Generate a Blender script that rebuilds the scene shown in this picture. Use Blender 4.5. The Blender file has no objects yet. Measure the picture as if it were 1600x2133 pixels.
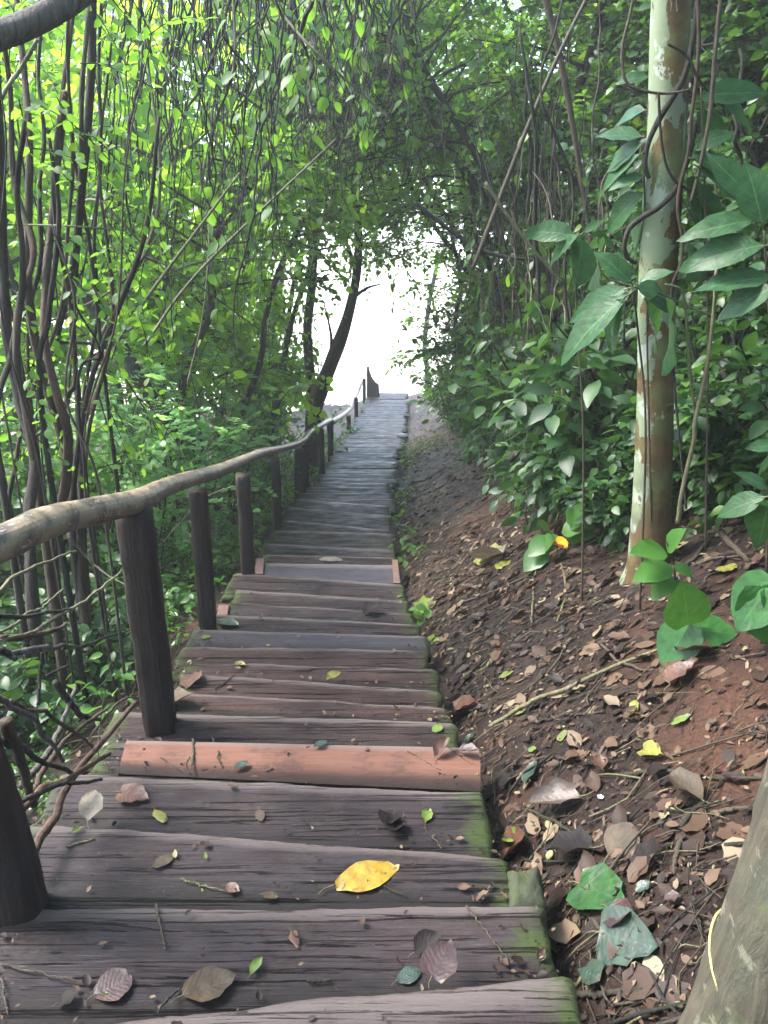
import bpy, math, random
import numpy as np
from mathutils import Vector, Matrix, noise

RD = random.Random(11)
NR = np.random.default_rng(11)
scene = bpy.context.scene
COL = scene.collection
rad = math.radians

# ------------------------------------------------------------------ camera model (photo is 1600 x 2133)
FPX, CX, CY, PITCH, CAMZ = 1611.0, 800.0, 1066.5, rad(20.0), 1.35
CP, SP = math.cos(PITCH), math.sin(PITCH)
FWD = np.array([0.0, CP, -SP]); UP = np.array([0.0, SP, CP]); RIGHT = np.array([1.0, 0.0, 0.0])
EYE = np.array([0.0, 0.0, CAMZ])

def ray(px, py):
    return FWD + RIGHT * ((px - CX) / FPX) - UP * ((py - CY) / FPX)

def at(px, py, d):
    "point on the pixel's sight line at forward distance d"
    r = ray(px, py)
    return EYE + r * (d / r[1])

def at_x(px, py, x):
    r = ray(px, py)
    return EYE + r * (x / r[0])

def at_z(px, py, z):
    r = ray(px, py)
    return EYE + r * ((z - CAMZ) / r[2])

_PD = [-8, -3, 0.0, 1.0, 2.0, 3.2, 4.6, 7.0, 10.2, 14.4, 20.6, 24.0, 30.0]
_PZ = [1.75, 0.85, 0.26, 0.06, -0.14, -0.42, -0.75, -1.27, -1.85, -2.35, -2.90, -3.15, -3.3]
def zc(d): return float(np.interp(d, _PD, _PZ))
_ED = [-3, 1.0, 1.6, 3.2, 4.6, 7.0, 10.2, 14.4, 20.6, 30]
_XR = [.36, .36, .27, .20, .13, .07, .16, .36, .65, 1.0]
_XL = [-.75, -.78, -.86, -.89, -.96, -1.02, -.92, -.74, -.45, -.2]
def xr(d): return float(np.interp(d, _ED, _XR))
def xl(d): return float(np.interp(d, _ED, _XL))

def hit(px, py, f=zc):
    "where the pixel's sight line meets the height profile f(d)"
    r = ray(px, py); lo, hi = 0.3, 60.0
    for _ in range(60):
        m = .5 * (lo + hi)
        p = EYE + r * (m / r[1])
        if p[2] > f(m): lo = m
        else: hi = m
    return EYE + r * (lo / r[1])

def ground_raw(x, d):
    b = zc(d)
    R_, L_ = xr(d) + .03, xl(d) - .03
    if x > R_:
        t = x - R_
        s = .60 if d < 6 else max(.34, .60 - (d - 6) * .035)
        near = min(t, 1.7) * s + max(0, min(t - 1.7, 6)) * .30 + max(0, t - 7.7) * .05
        z = b - .10 + near - .06 * math.exp(-t * 9)
    elif x < L_:
        t = L_ - x
        z = b - .13 - min(t, 2.2) * .42 - max(0, min(t - 2.2, 12)) * .12
    else:
        z = b - .17
    if d > 20.5:
        k = min(1, (d - 20.5) / 4.5); k = k * k * (3 - 2 * k)
        z = z * (1 - k) + (-3.35) * k
    return z

def ground(x, d):
    z = ground_raw(x, d)
    if d < 24:
        z += .035 * noise.noise(Vector((x * 2.3, d * 2.3, 3.1))) + .016 * noise.noise(Vector((x * 8, d * 8, 9.7)))
        z += .008 * noise.noise(Vector((x * 21, d * 21, 1.7)))
    return z

def hit_ground(px, py):
    r = ray(px, py); t = .4
    while t < 40:
        p = EYE + r * t
        if p[2] < ground(p[0], p[1]): break
        t += .01 * max(1, t)
    return np.array([p[0], p[1], ground(p[0], p[1])])

# ------------------------------------------------------------------ mesh accumulation
class MB:
    def __init__(s): s.V = []; s.L = []; s.T = []; s.M = []; s.U = []; s.n = 0
    def add(s, V, loops, totals, mat=0, uv=None):
        V = np.asarray(V, np.float32).reshape(-1, 3)
        loops = np.asarray(loops, np.int32).ravel(); totals = np.asarray(totals, np.int32).ravel()
        s.V.append(V); s.L.append(loops + s.n); s.T.append(totals)
        s.M.append(np.full(len(totals), mat, np.int32) if np.isscalar(mat) else np.asarray(mat, np.int32))
        s.U.append(np.zeros((len(V), 2), np.float32) if uv is None else np.asarray(uv, np.float32).reshape(-1, 2))
        s.n += len(V)
    def mesh(s, name, mats, smooth=True):
        me = bpy.data.meshes.new(name)
        V = np.concatenate(s.V); L = np.concatenate(s.L); T = np.concatenate(s.T); M = np.concatenate(s.M); U = np.concatenate(s.U)
        me.vertices.add(len(V)); me.vertices.foreach_set('co', V.ravel())
        me.loops.add(len(L)); me.loops.foreach_set('vertex_index', L)
        me.polygons.add(len(T)); st = np.zeros(len(T), np.int32); st[1:] = np.cumsum(T)[:-1]
        me.polygons.foreach_set('loop_start', st); me.polygons.foreach_set('loop_total', T)
        for m in mats: me.materials.append(m)
        me.polygons.foreach_set('material_index', M)
        me.polygons.foreach_set('use_smooth', np.full(len(T), smooth))
        ul = me.uv_layers.new(name='UVMap'); ul.data.foreach_set('uv', U[L].ravel())
        me.update(calc_edges=True); me.validate()
        return me
    def obj(s, name, mats, parent=None, loc=(0, 0, 0), smooth=True):
        if not isinstance(mats, (list, tuple)): mats = [mats]
        o = bpy.data.objects.new(name, s.mesh(name, mats, smooth)); COL.objects.link(o)
        o.location = loc
        if parent: o.parent = parent
        return o

def tag(o, label, cat, group=None):
    o['label'] = label; o['category'] = cat
    if group: o['group'] = group
    return o
def thing(name, label, cat, loc=(0, 0, 0), rz=0.0, group=None):
    o = bpy.data.objects.new(name, None); COL.objects.link(o)
    o.empty_display_size = .1; o.location = loc; o.rotation_euler = (0, 0, rz)
    return tag(o, label, cat, group)
def copy_tree(o, parent=None):
    c = o.copy(); COL.objects.link(c)
    if parent: c.parent = parent
    for ch in list(o.children): copy_tree(ch, c)
    return c

def smooth_path(P, n):
    P = np.asarray(P, float)
    if len(P) == 2:
        t = np.linspace(0, 1, n)[:, None]; return P[0] * (1 - t) + P[1] * t
    Q = np.vstack([2 * P[0] - P[1], P, 2 * P[-1] - P[-2]])
    out = []; ts = np.linspace(0, len(P) - 1, n)
    for t in ts:
        i = min(int(t), len(P) - 2); u = t - i
        a, b, c, d = Q[i], Q[i + 1], Q[i + 2], Q[i + 3]
        out.append(.5 * ((2 * b) + (c - a) * u + (2 * a - 5 * b + 4 * c - d) * u * u + (3 * b - a - 3 * c + d) * u ** 3))
    return np.array(out)

def tube(mb, P, r, sides=6, mat=0, n=None, wob=0.0, seed=0, caps=True):
    "a tapering bent tube; r is one radius, or a list spread along the path"
    P = np.asarray(P, float)
    if n: P = smooth_path(P, n)
    n = len(P)
    r = np.interp(np.linspace(0, 1, n), np.linspace(0, 1, np.size(r)), np.atleast_1d(np.asarray(r, float)))
    T = np.gradient(P, axis=0); T /= np.maximum(np.linalg.norm(T, axis=1), 1e-9)[:, None]
    a = np.array([1., 0, 0]) if abs(T[0][0]) < .8 else np.array([0, 1., 0])
    N = np.zeros_like(P); v = a - T[0] * a.dot(T[0]); N[0] = v / np.linalg.norm(v)
    for i in range(1, n):
        v = N[i - 1] - T[i] * N[i - 1].dot(T[i]); N[i] = v / max(np.linalg.norm(v), 1e-9)
    B = np.cross(T, N)
    an = np.linspace(0, 2 * math.pi, sides, endpoint=False)
    ca, sa = np.cos(an), np.sin(an)
    rr = np.repeat(r[:, None], sides, 1)
    if wob:
        g = np.random.default_rng(seed + 5)
        k = g.normal(size=(max(4, n // 3), sides))
        kk = np.stack([np.interp(np.linspace(0, 1, n), np.linspace(0, 1, len(k)), k[:, j]) for j in range(sides)], 1)
        kk = (kk + np.roll(kk, 1, 1)) * .5
        rr = rr * (1 + wob * kk)
    V = P[:, None, :] + rr[:, :, None] * (ca[None, :, None] * N[:, None, :] + sa[None, :, None] * B[:, None, :])
    s = np.concatenate([[0], np.cumsum(np.linalg.norm(np.diff(P, axis=0), axis=1))])
    uv = np.stack([np.repeat((an / (2 * math.pi))[None, :], n, 0), np.repeat(s[:, None], sides, 1)], 2)
    i = np.arange(n - 1)[:, None]; j = np.arange(sides)[None, :]; j2 = (j + 1) % sides
    q = np.stack([i * sides + j, i * sides + j2, (i + 1) * sides + j2, (i + 1) * sides + j], 2).reshape(-1)
    tot = [4] * ((n - 1) * sides); loops = list(q)
    if caps:
        loops += list(range(sides))[::-1] + list(range((n - 1) * sides, n * sides)); tot = tot + [sides, sides]
    mb.add(V.reshape(-1, 3), loops, tot, mat, uv.reshape(-1, 2))
    return P

# ------------------------------------------------------------------ leaves
def leaf_tpl(stations, halfw, curl=.18, fold=.25, wave=0.0, heart=0.0):
    "leaf of length 1 along +Y, normal +Z, folded on its midrib"
    V = []; U = []; idx = {}
    def put(k, x, y, z, u, v): idx[k] = len(V); V.append((x, y, z)); U.append((u, v))
    n = len(stations)
    for i, t in enumerate(stations):
        put(('m', i), 0, t, -curl * t * t, .5, t)
        h = halfw[i]
        if h > 0:
            w = wave * (1 if i % 2 else -1)
            y = t - heart * max(0, 1 - t * 4)
            put(('l', i), -h, y, -curl * t * t + fold * h + w, 0, t)
            put(('r', i), h, y, -curl * t * t + fold * h - w, 1, t)
    L = []; T = []
    for i in range(n - 1):
        for s in 'lr':
            a, b = ('m', i), ('m', i + 1); c, d = (s, i + 1), (s, i)
            f = [idx[a], idx[b]] + ([idx[c]] if c in idx else []) + ([idx[d]] if d in idx else [])
            if s == 'r': f = f[::-1]
            if len(f) > 2: L += f; T.append(len(f))
    return (np.array(V), np.array(L), np.array(T), np.array(U))

TPL = {
    'small': leaf_tpl([0, .3, .68, 1], [0, .26, .22, 0], .2, .25),
    'ovate': leaf_tpl([0, .12, .32, .6, .84, 1], [0, .18, .31, .29, .15, 0], .22, .22),
    'lance': leaf_tpl([0, .1, .25, .42, .6, .78, .92, 1], [0, .075, .165, .205, .19, .125, .05, 0], .26, .28, .012),
    'heart': leaf_tpl([0, .06, .22, .45, .7, .9, 1], [.0, .30, .42, .40, .25, .08, 0], .2, .15, .02, .22),
    'round': leaf_tpl([0, .15, .5, .85, 1], [0, .24, .36, .24, 0], .1, .12),
    'crisp': leaf_tpl([0, .15, .35, .55, .78, 1], [0, .2, .3, .27, .16, 0], -.28, .5, .05),
    'flat': leaf_tpl([0, .06, .16, .3, .45, .6, .75, .88, .96, 1], [0, .085, .185, .27, .30, .285, .22, .125, .05, 0], .05, .10, .006),
    'flatheart': leaf_tpl([0, .05, .15, .3, .45, .6, .75, .88, .96, 1], [0, .22, .35, .41, .40, .34, .25, .14, .055, 0], .06, .12, .022, .10),
    'flatround': leaf_tpl([0, .05, .14, .28, .45, .62, .78, .9, .97, 1], [0, .14, .26, .36, .40, .38, .30, .2, .1, 0], .03, .05, .012),
    'slim': leaf_tpl([0, .35, .7, 1], [0, .11, .1, 0], .25, .3),
}

def unit(a):
    a = np.asarray(a, float); return a / np.maximum(np.linalg.norm(a, axis=-1, keepdims=True), 1e-9)

def leaves(mb, kind, pos, axis, nrm, size, mat=0, wid=1.0):
    pos = np.asarray(pos, float); N = len(pos)
    if N == 0: return
    V, L, T, U = TPL[kind]
    axis = unit(axis); nrm = np.asarray(nrm, float)
    nrm = unit(nrm - axis * np.sum(nrm * axis, 1, keepdims=True)); side = np.cross(axis, nrm)
    size = np.broadcast_to(np.asarray(size, float), (N,))[:, None, None]
    W = (V[None, :, 0:1] * wid * side[:, None, :] + V[None, :, 1:2] * axis[:, None, :] + V[None, :, 2:3] * nrm[:, None, :]) * size + pos[:, None, :]
    k = len(V)
    LL = (L[None, :] + (np.arange(N) * k)[:, None]).ravel()
    mm = mat if np.isscalar(mat) else np.repeat(np.asarray(mat), len(T))
    mb.add(W.reshape(-1, 3), LL, np.tile(T, N), mm, np.tile(U, (N, 1)))

def spray(acc, base, d, length, n, size, g, droop=.25, up=.35, spread=.9):
    "leaf records along one twig: positions, axes, normals and sizes go into acc; returns the twig path"
    d = unit(d); t = np.linspace(0, 1, 5)[:, None]
    path = base + d * length * t + np.array([0, 0, -droop * length]) * t * t
    ts = np.linspace(.18, 1, n) + g.normal(0, .02, n)
    p = np.stack([np.interp(ts, t[:, 0], path[:, k]) for k in range(3)], 1)
    side = np.cross(d, [0, 0, 1.]);
    if np.linalg.norm(side) < .1: side = np.array([1., 0, 0])
    side = unit(side); sgn = np.where(np.arange(n) % 2, 1, -1)[:, None]
    ax = d * .55 + side * sgn * spread + np.array([0, 0, -.25]) + g.normal(0, .28, (n, 3))
    ax[-1] = d + [0, 0, -.3]
    nr = np.array([0, 0, 1.]) * 1.0 + g.normal(0, up, (n, 3))
    acc.append((p, ax, nr, size * g.uniform(.65, 1.15, n)))
    return path

def flush(mb, acc, kind, mat=0, wid=1.0):
    if not acc: return
    leaves(mb, kind, np.concatenate([a[0] for a in acc]), np.concatenate([a[1] for a in acc]),
           np.concatenate([a[2] for a in acc]), np.concatenate([a[3] for a in acc]), mat, wid)

def pinnate(acc, base, d, length, pairs, size, g):
    d = unit(d); t = np.linspace(0, 1, 5)[:, None]
    path = base + d * length * t + np.array([0, 0, -.3 * length]) * t * t
    side = unit(np.cross(d, [0, 0, 1.]) + 1e-6)
    tilt = g.normal(0, .25, 3)
    P = []; A = []; N = []; S = []
    for k in range(pairs):
        u = .2 + .8 * k / (pairs - 1)
        p = np.array([np.interp(u, t[:, 0], path[:, q]) for q in range(3)])
        for s in (-1, 1):
            P.append(p); A.append(d * .35 + side * s + g.normal(0, .1, 3)); N.append(np.array([0, 0, 1.]) + tilt + g.normal(0, .15, 3)); S.append(size * g.uniform(.8, 1.1))
    P.append(path[-1]); A.append(d + [0, 0, -.2]); N.append(np.array([0, 0, 1.]) + tilt); S.append(size)
    acc.append((np.array(P), np.array(A), np.array(N), np.array(S)))
    return path
# ------------------------------------------------------------------ materials
class NT:
    def __init__(s, name):
        m = bpy.data.materials.new(name); m.use_nodes = True; s.m = m; s.t = m.node_tree; s.t.nodes.clear()
        s.out = s.n('ShaderNodeOutputMaterial')
    def n(s, ty, **kw):
        x = s.t.nodes.new(ty)
        for k, v in kw.items():
            if k[0] == '_': x.inputs[k[1:].replace('_', ' ')].default_value = v
            else: setattr(x, k, v)
        return x
    def l(s, a, b): s.t.links.new(a, b)
    def noise(s, vec, scale, detail=4, rough=.55, dist=0.0):
        x = s.n('ShaderNodeTexNoise'); x.inputs['Scale'].default_value = scale; x.inputs['Detail'].default_value = detail
        x.inputs['Roughness'].default_value = rough; x.inputs['Distortion'].default_value = dist
        if vec is not None: s.l(vec, x.inputs['Vector'])
        return x.outputs['Fac']
    def map(s, vec, scale=(1, 1, 1), loc=(0, 0, 0)):
        x = s.n('ShaderNodeMapping'); x.inputs['Scale'].default_value = scale; x.inputs['Location'].default_value = loc
        s.l(vec, x.inputs['Vector']); return x.outputs['Vector']
    def ramp(s, fac, stops, interp='LINEAR'):
        x = s.n('ShaderNodeValToRGB'); x.color_ramp.interpolation = interp; e = x.color_ramp.elements
        while len(e) < len(stops): e.new(.5)
        for k, (p, c) in enumerate(stops):
            e[k].position = p; e[k].color = (c, c, c, 1) if np.isscalar(c) else (*c, 1)
        s.l(fac, x.inputs['Fac']); return x.outputs['Color']
    def mix(s, fac, a, b, mode='MIX'):
        x = s.n('ShaderNodeMix', data_type='RGBA', blend_type=mode)
        for sock, v in ((x.inputs[0], fac), (x.inputs[6], a), (x.inputs[7], b)):
            if isinstance(v, (int, float)): sock.default_value = v
            elif isinstance(v, tuple): sock.default_value = (*v, 1)
            else: s.l(v, sock)
        return x.outputs[2]
    def math(s, op, a, b=0.0, c=None, clamp=False):
        x = s.n('ShaderNodeMath', operation=op, use_clamp=clamp)
        for k, v in enumerate((a, b) if c is None else (a, b, c)):
            if isinstance(v, (int, float)): x.inputs[k].default_value = v
            else: s.l(v, x.inputs[k])
        return x.outputs[0]
    def bump(s, h, strength=.5, dist=.01, nrm=None):
        x = s.n('ShaderNodeBump'); x.inputs['Strength'].default_value = strength; x.inputs['Distance'].default_value = dist
        s.l(h, x.inputs['Height'])
        if nrm is not None: s.l(nrm, x.inputs['Normal'])
        return x.outputs['Normal']
    def principled(s, color, rough=.5, normal=None, spec=.5):
        x = s.n('ShaderNodeBsdfPrincipled'); x.inputs['Specular IOR Level'].default_value = spec
        for k, v in (('Base Color', color), ('Roughness', rough)):
            if isinstance(v, tuple): x.inputs[k].default_value = (*v, 1)
            elif isinstance(v, (int, float)): x.inputs[k].default_value = v
            else: s.l(v, x.inputs[k])
        if normal is not None: s.l(normal, x.inputs['Normal'])
        return x.outputs[0]
    def done(s, sh): s.l(sh, s.out.inputs['Surface']); return s.m

def leaf_mat(name, stops, trans, tfac=.45, rough=.38, veins=0.0, spots=0.0, vein_col=(.25, .4, .12), spec=.5):
    "leaf: gloss on top, light passing through; each leaf takes its own tint"
    t = NT(name); g = t.n('ShaderNodeNewGeometry'); rnd = g.outputs['Random Per Island']
    tc = t.n('ShaderNodeTexCoord'); uv = t.n('ShaderNodeSeparateXYZ'); t.l(tc.outputs['UV'], uv.inputs[0])
    col = t.ramp(rnd, stops)
    nz = t.noise(tc.outputs['Object'], 35, 3)
    col = t.mix(.8 if spots else .28, col, t.ramp(nz, [(.3, .45), (.7, 1.3)]), 'MULTIPLY')
    normal = None
    u = uv.outputs['X']; v = uv.outputs['Y']
    au = t.math('ABSOLUTE', t.math('SUBTRACT', u, .5))
    mid = t.math('LESS_THAN', au, .022)
    if veins:
        w = t.math('FRACT', t.math('MULTIPLY', t.math('SUBTRACT', v, t.math('MULTIPLY', au, .55)), 8.0))
        wv = t.ramp(t.math('ABSOLUTE', t.math('SUBTRACT', w, .5)), [(.02, 1.0), (.10, 0.0)])
        mk = t.math('MULTIPLY', t.math('MAXIMUM', t.math('MULTIPLY', wv, .38), mid), veins)
        col = t.mix(mk, col, vein_col)
        bh = t.math('ABSOLUTE', t.math('SUBTRACT', w, .5))
        normal = t.bump(bh, .22, .0025); normal = t.bump(t.noise(tc.outputs['Object'], 26, 4, .6), .35, .01, normal)
    if spots:
        sp = t.noise(tc.outputs['Object'], 60, 2, .6)
        sk = t.ramp(sp, [(.60, 0.0), (.68, 1.0)])
        col = t.mix(t.math('MULTIPLY', sk, spots), col, (.06, .035, .012))
    p = t.principled(col, rough, normal, spec)
    tr = t.n('ShaderNodeBsdfTranslucent')
    tcol = t.mix(.8, col, trans, 'MIX'); t.l(tcol, tr.inputs['Color'])
    if normal is not None: t.l(normal, tr.inputs['Normal'])
    mx = t.n('ShaderNodeMixShader'); mx.inputs[0].default_value = tfac
    t.l(p, mx.inputs[1]); t.l(tr.outputs[0], mx.inputs[2])
    return t.done(mx.outputs[0])

def bark_mat(name, c1, c2, c3, scale=1.0, rough=.75, lichen=0.0, lichen_col=(.33, .40, .27), groove=1.0, moss=0.0):
    t = NT(name); tc = t.n('ShaderNodeTexCoord'); ob = tc.outputs['Object']
    st = t.map(ob, (9 * scale, 9 * scale, 1.7 * scale))
    a = t.noise(st, 5, 6, .65, .6); b = t.noise(ob, 7 * scale, 4, .6)
    col = t.mix(t.ramp(a, [(.35, 0.0), (.65, 1.0)]), c1, c2)
    col = t.mix(t.ramp(b, [(.45, 0.0), (.7, 1.0)]), col, c3)
    if lichen:
        li = t.noise(ob, 13 * scale, 5, .65, .4); k = t.ramp(li, [(.62 - .12 * lichen, 0.0), (.65 - .12 * lichen, 1.0)])
        col = t.mix(t.math('MULTIPLY', k, .85), col, lichen_col)
    if moss:
        li = t.noise(ob, 6 * scale, 5, .7); k = t.ramp(li, [(.62 - .2 * moss, 0.0), (.75 - .2 * moss, 1.0)])
        col = t.mix(k, col, (.055, .075, .02))
    nb = t.bump(a, .9 * groove, .012)
    nb = t.bump(t.noise(ob, 90, 3), .4, .003, nb)
    return t.done(t.principled(col, rough, nb, .4))

M = {}
# leaves
M['lime'] = leaf_mat('lime_leaf', [(0, (.05, .12, .012)), (.5, (.085, .19, .018)), (1, (.12, .22, .02))], (.50, .84, .05), .68, .5, 0, 0, (0, 0, 0), .3)
M['mint'] = leaf_mat('pale_leaf', [(0, (.07, .17, .05)), (.6, (.12, .27, .085)), (1, (.18, .34, .12))], (.42, .72, .20), .52, .42)
M['mid'] = leaf_mat('green_leaf', [(0, (.028, .085, .014)), (.6, (.05, .135, .022)), (.93, (.075, .17, .025)), (1, (.17, .17, .02))], (.24, .50, .035), .48, .46, 0, 0, (0, 0, 0), .3)
M['dark'] = leaf_mat('dark_leaf', [(0, (.010, .036, .010)), (.6, (.020, .062, .016)), (.95, (.036, .095, .02)), (1, (.06, .12, .02))], (.075, .18, .02), .32, .45, 0, 0, (0, 0, 0), .35)
M['broad'] = leaf_mat('broad_leaf', [(0, (0.0187, 0.0578, 0.0238)), (.7, (0.0272, 0.0765, 0.0289)), (1, (0.0425, 0.119, 0.034))], (0.0765, 0.1955, 0.034), .24, .42, .6, .35, (0.085, 0.17, 0.07225), .18)
M['herb'] = leaf_mat('herb_leaf', [(0, (0.02625, 0.0825, 0.015)), (.7, (0.04875, 0.1425, 0.0225)), (1, (0.075, 0.1875, 0.03))], (0.15, 0.315, 0.03), .38, .36)
M['gloss'] = leaf_mat('glossy_leaf', [(0, (0.0217, 0.0868, 0.0186)), (1, (0.031, 0.1116, 0.0217))], (0.0868, 0.2232, 0.0248), .3, .3, .5, .2, (0.0558, 0.155, 0.0434), .45)
M['yellow'] = leaf_mat('yellow_leaf', [(0, (0.2448, 0.144, 0.00288)), (1, (0.288, 0.18, 0.00432))], (0.288, 0.18, 0.0072), .1, .38, .35, .9, (0.1872, 0.0936, 0.00576))
M['lemon'] = leaf_mat('lemon_leaf', [(0, (0.12, 0.12, 0.018)), (1, (0.156, 0.156, 0.03))], (0.15, 0.15, 0.03), .15, .45, .3, .8, (0.096, 0.096, 0.018))
M['yellowgreen'] = leaf_mat('fallen_green_leaf', [(0, (0.066, 0.114, 0.012)), (1, (0.09, 0.138, 0.018))], (0.12, 0.18, 0.018), .15, .45, .3, .6, (0.054, 0.09, 0.009))
M['tan'] = leaf_mat('tan_leaf', [(0, (.032, .022, .014)), (1, (.052, .038, .023))], (.06, .04, .02), .1, .6, .4, .9, (.06, .045, .028), .25)
M['paper'] = leaf_mat('pale_dry_leaf', [(0, (0.114, 0.099, 0.072)), (1, (0.15, 0.132, 0.102))], (0.24, 0.18, 0.12), .15, .5, .3, .3, (0.18, 0.15, 0.108))
M['rust'] = leaf_mat('rust_leaf', [(0, (0.05525, 0.0221, 0.013)), (1, (0.078, 0.0338, 0.0195))], (0.091, 0.039, 0.0195), .1, .5, .35, .8, (0.039, 0.01625, 0.00975))
M['wetgreen'] = leaf_mat('crumpled_green_leaf', [(0, (.014, .05, .014)), (1, (.022, .07, .018))], (.05, .14, .02), .2, .35, .4, .5, (.03, .09, .03))
M['brown'] = leaf_mat('folded_brown_leaf', [(0, (.035, .022, .016)), (1, (.05, .031, .022))], (.06, .03, .02), .08, .5, .4, .6, (.06, .035, .03))
M['plum'] = leaf_mat('plum_leaf', [(0, (0.0245, 0.0112, 0.0112)), (1, (0.035, 0.0154, 0.014))], (0.042, 0.014, 0.014), .08, .5, .4, .8, (0.0525, 0.0315, 0.028))
M['black'] = leaf_mat('rotten_leaf', [(0, (.006, .005, .005)), (1, (.013, .010, .010))], (.03, .02, .02), .05, .6, .3, 0, (.03, .025, .02), .12)
M['teal'] = leaf_mat('wilted_leaf', [(0, (0.0132, 0.03, 0.0192)), (1, (0.021, 0.042, 0.027))], (0.03, 0.072, 0.03), .15, .4, .4, .6, (0.036, 0.066, 0.042))
M['deadhang'] = leaf_mat('hanging_dead_leaf', [(0, (.035, .02, .012)), (1, (.12, .06, .025))], (.16, .07, .02), .25, .6)
M['litter'] = leaf_mat('leaf_litter', [(0, (.006, .0035, .0025)), (.35, (.016, .0085, .0055)), (.62, (.036, .019, .011)), (.82, (.07, .040, .023)), (.95, (.13, .095, .06)), (.985, (.18, .15, .10)), (1, (.09, .13, .02))], (.06, .03, .012), .1, .6, 0, 0, (0, 0, 0), .25)
M['flecks'] = leaf_mat('pale_litter', [(0, (.022, .012, .007)), (.45, (.050, .029, .017)), (.75, (.085, .055, .033)), (.9, (.14, .11, .07)), (.96, (.08, .10, .02)), (1, (.2, .18, .13))], (.1, .06, .02), .1, .6, 0, 0, (0, 0, 0), .25)
M['moss'] = leaf_mat('moss', [(0, (0.03, 0.06, 0.0072)), (1, (0.066, 0.102, 0.012))], (0.12, 0.18, 0.018), .3, .6)
# bark and stems
M['bark_dark'] = bark_mat('dark_bark', (.009, .0065, .0045), (.030, .021, .014), (.02, .022, .010), 1.0, .88)
M['bark_brown'] = bark_mat('brown_bark', (.020, .012, .007), (.062, .038, .023), (.033, .03, .016), 1.0, .85)
M['bark_red'] = bark_mat('peeled_bark', (.035, .017, .010), (.085, .042, .024), (.03, .02, .014), 1.2, .75)
M['bark_grey'] = bark_mat('grey_grooved_bark', (0.035, 0.0294, 0.0252), (0.119, 0.105, 0.091), (0.07, 0.063, 0.0525), 1.4, .8, 0, groove=1.6)
M['bark_mossy'] = bark_mat('mossy_bark', (0.025, 0.0225, 0.014), (0.06, 0.05, 0.0325), (0.0325, 0.04, 0.025), .8, .8, .35, (0.1, 0.095, 0.065), .8, .45)
M['twig_dark'] = bark_mat('dark_vine', (.005, .005, .003), (.013, .012, .007), (.008, .011, .004), 2, .85)
M['twig_brown'] = bark_mat('brown_twig', (0.0275, 0.01815, 0.011), (0.0605, 0.0429, 0.0264), (0.0385, 0.033, 0.01925), 2, .7)
M['twig_pale'] = bark_mat('pale_vine', (0.078, 0.066, 0.033), (0.144, 0.126, 0.066), (0.072, 0.09, 0.03), 2, .6)
M['twig_green'] = bark_mat('green_stem', (0.042, 0.06, 0.015), (0.084, 0.108, 0.03), (0.06, 0.072, 0.024), 2, .5)

def spotted_bark():
    t = NT('spotted_bark'); tc = t.n('ShaderNodeTexCoord'); ob = tc.outputs['Object']
    a = t.math('MULTIPLY_ADD', t.noise(t.map(ob, (1, 1, .6)), 7.5, 8, .66, .5), 2.0, -.5)
    sep = t.n('ShaderNodeSeparateXYZ'); t.l(ob, sep.inputs[0])
    # the pale skin covers more of the upper trunk and its path-facing side
    hgt = t.math('MULTIPLY_ADD', sep.outputs['Z'], .11, -.22)
    axis = t.math('MULTIPLY_ADD', sep.outputs['Z'], .085, sep.outputs['X'])
    sd = t.math('MULTIPLY', axis, -2.8)
    k0 = t.math('ADD', t.math('ADD', a, hgt), sd)
    k = t.ramp(k0, [(.50, 0.0), (.515, 1.0)])
    pale = t.mix(t.noise(ob, 9, 5, .6), (.115, .15, .085), (.185, .22, .135))
    pale = t.mix(t.ramp(t.noise(t.map(ob, (1, 1, 4)), 12, 3), [(.52, 0.0), (.6, .5)]), pale, (.15, .19, .11))
    white = t.ramp(t.noise(ob, 8, 6, .65), [(.54, 0.0), (.57, 1.0)]); pale = t.mix(white, pale, (.26, .30, .24))
    brown = t.mix(t.ramp(t.noise(ob, 8, 5, .65), [(.35, 0.0), (.65, 1.0)]), (.045, .026, .010), (.105, .057, .019))
    brown = t.mix(t.ramp(t.noise(ob, 5, 4, .6), [(.48, 0.0), (.6, .9)]), brown, (.10, .11, .035))
    col = t.mix(k, brown, pale)
    low = t.ramp(sep.outputs['Z'], [(.0, 1.0), (.9, 0.0)])
    col = t.mix(t.math('MULTIPLY', low, t.ramp(t.noise(ob, 7, 5, .7), [(.42, 0.0), (.6, .8)])), col, (.06, .055, .028))
    nb = t.bump(t.math('MULTIPLY', k, 1.0), .6, .004)
    nb = t.bump(t.noise(t.map(ob, (1, 1, 2.5)), 40, 4), .35, .004, nb)
    return t.done(t.principled(col, .7, nb, .35))
M['spotted'] = spotted_bark()

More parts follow.
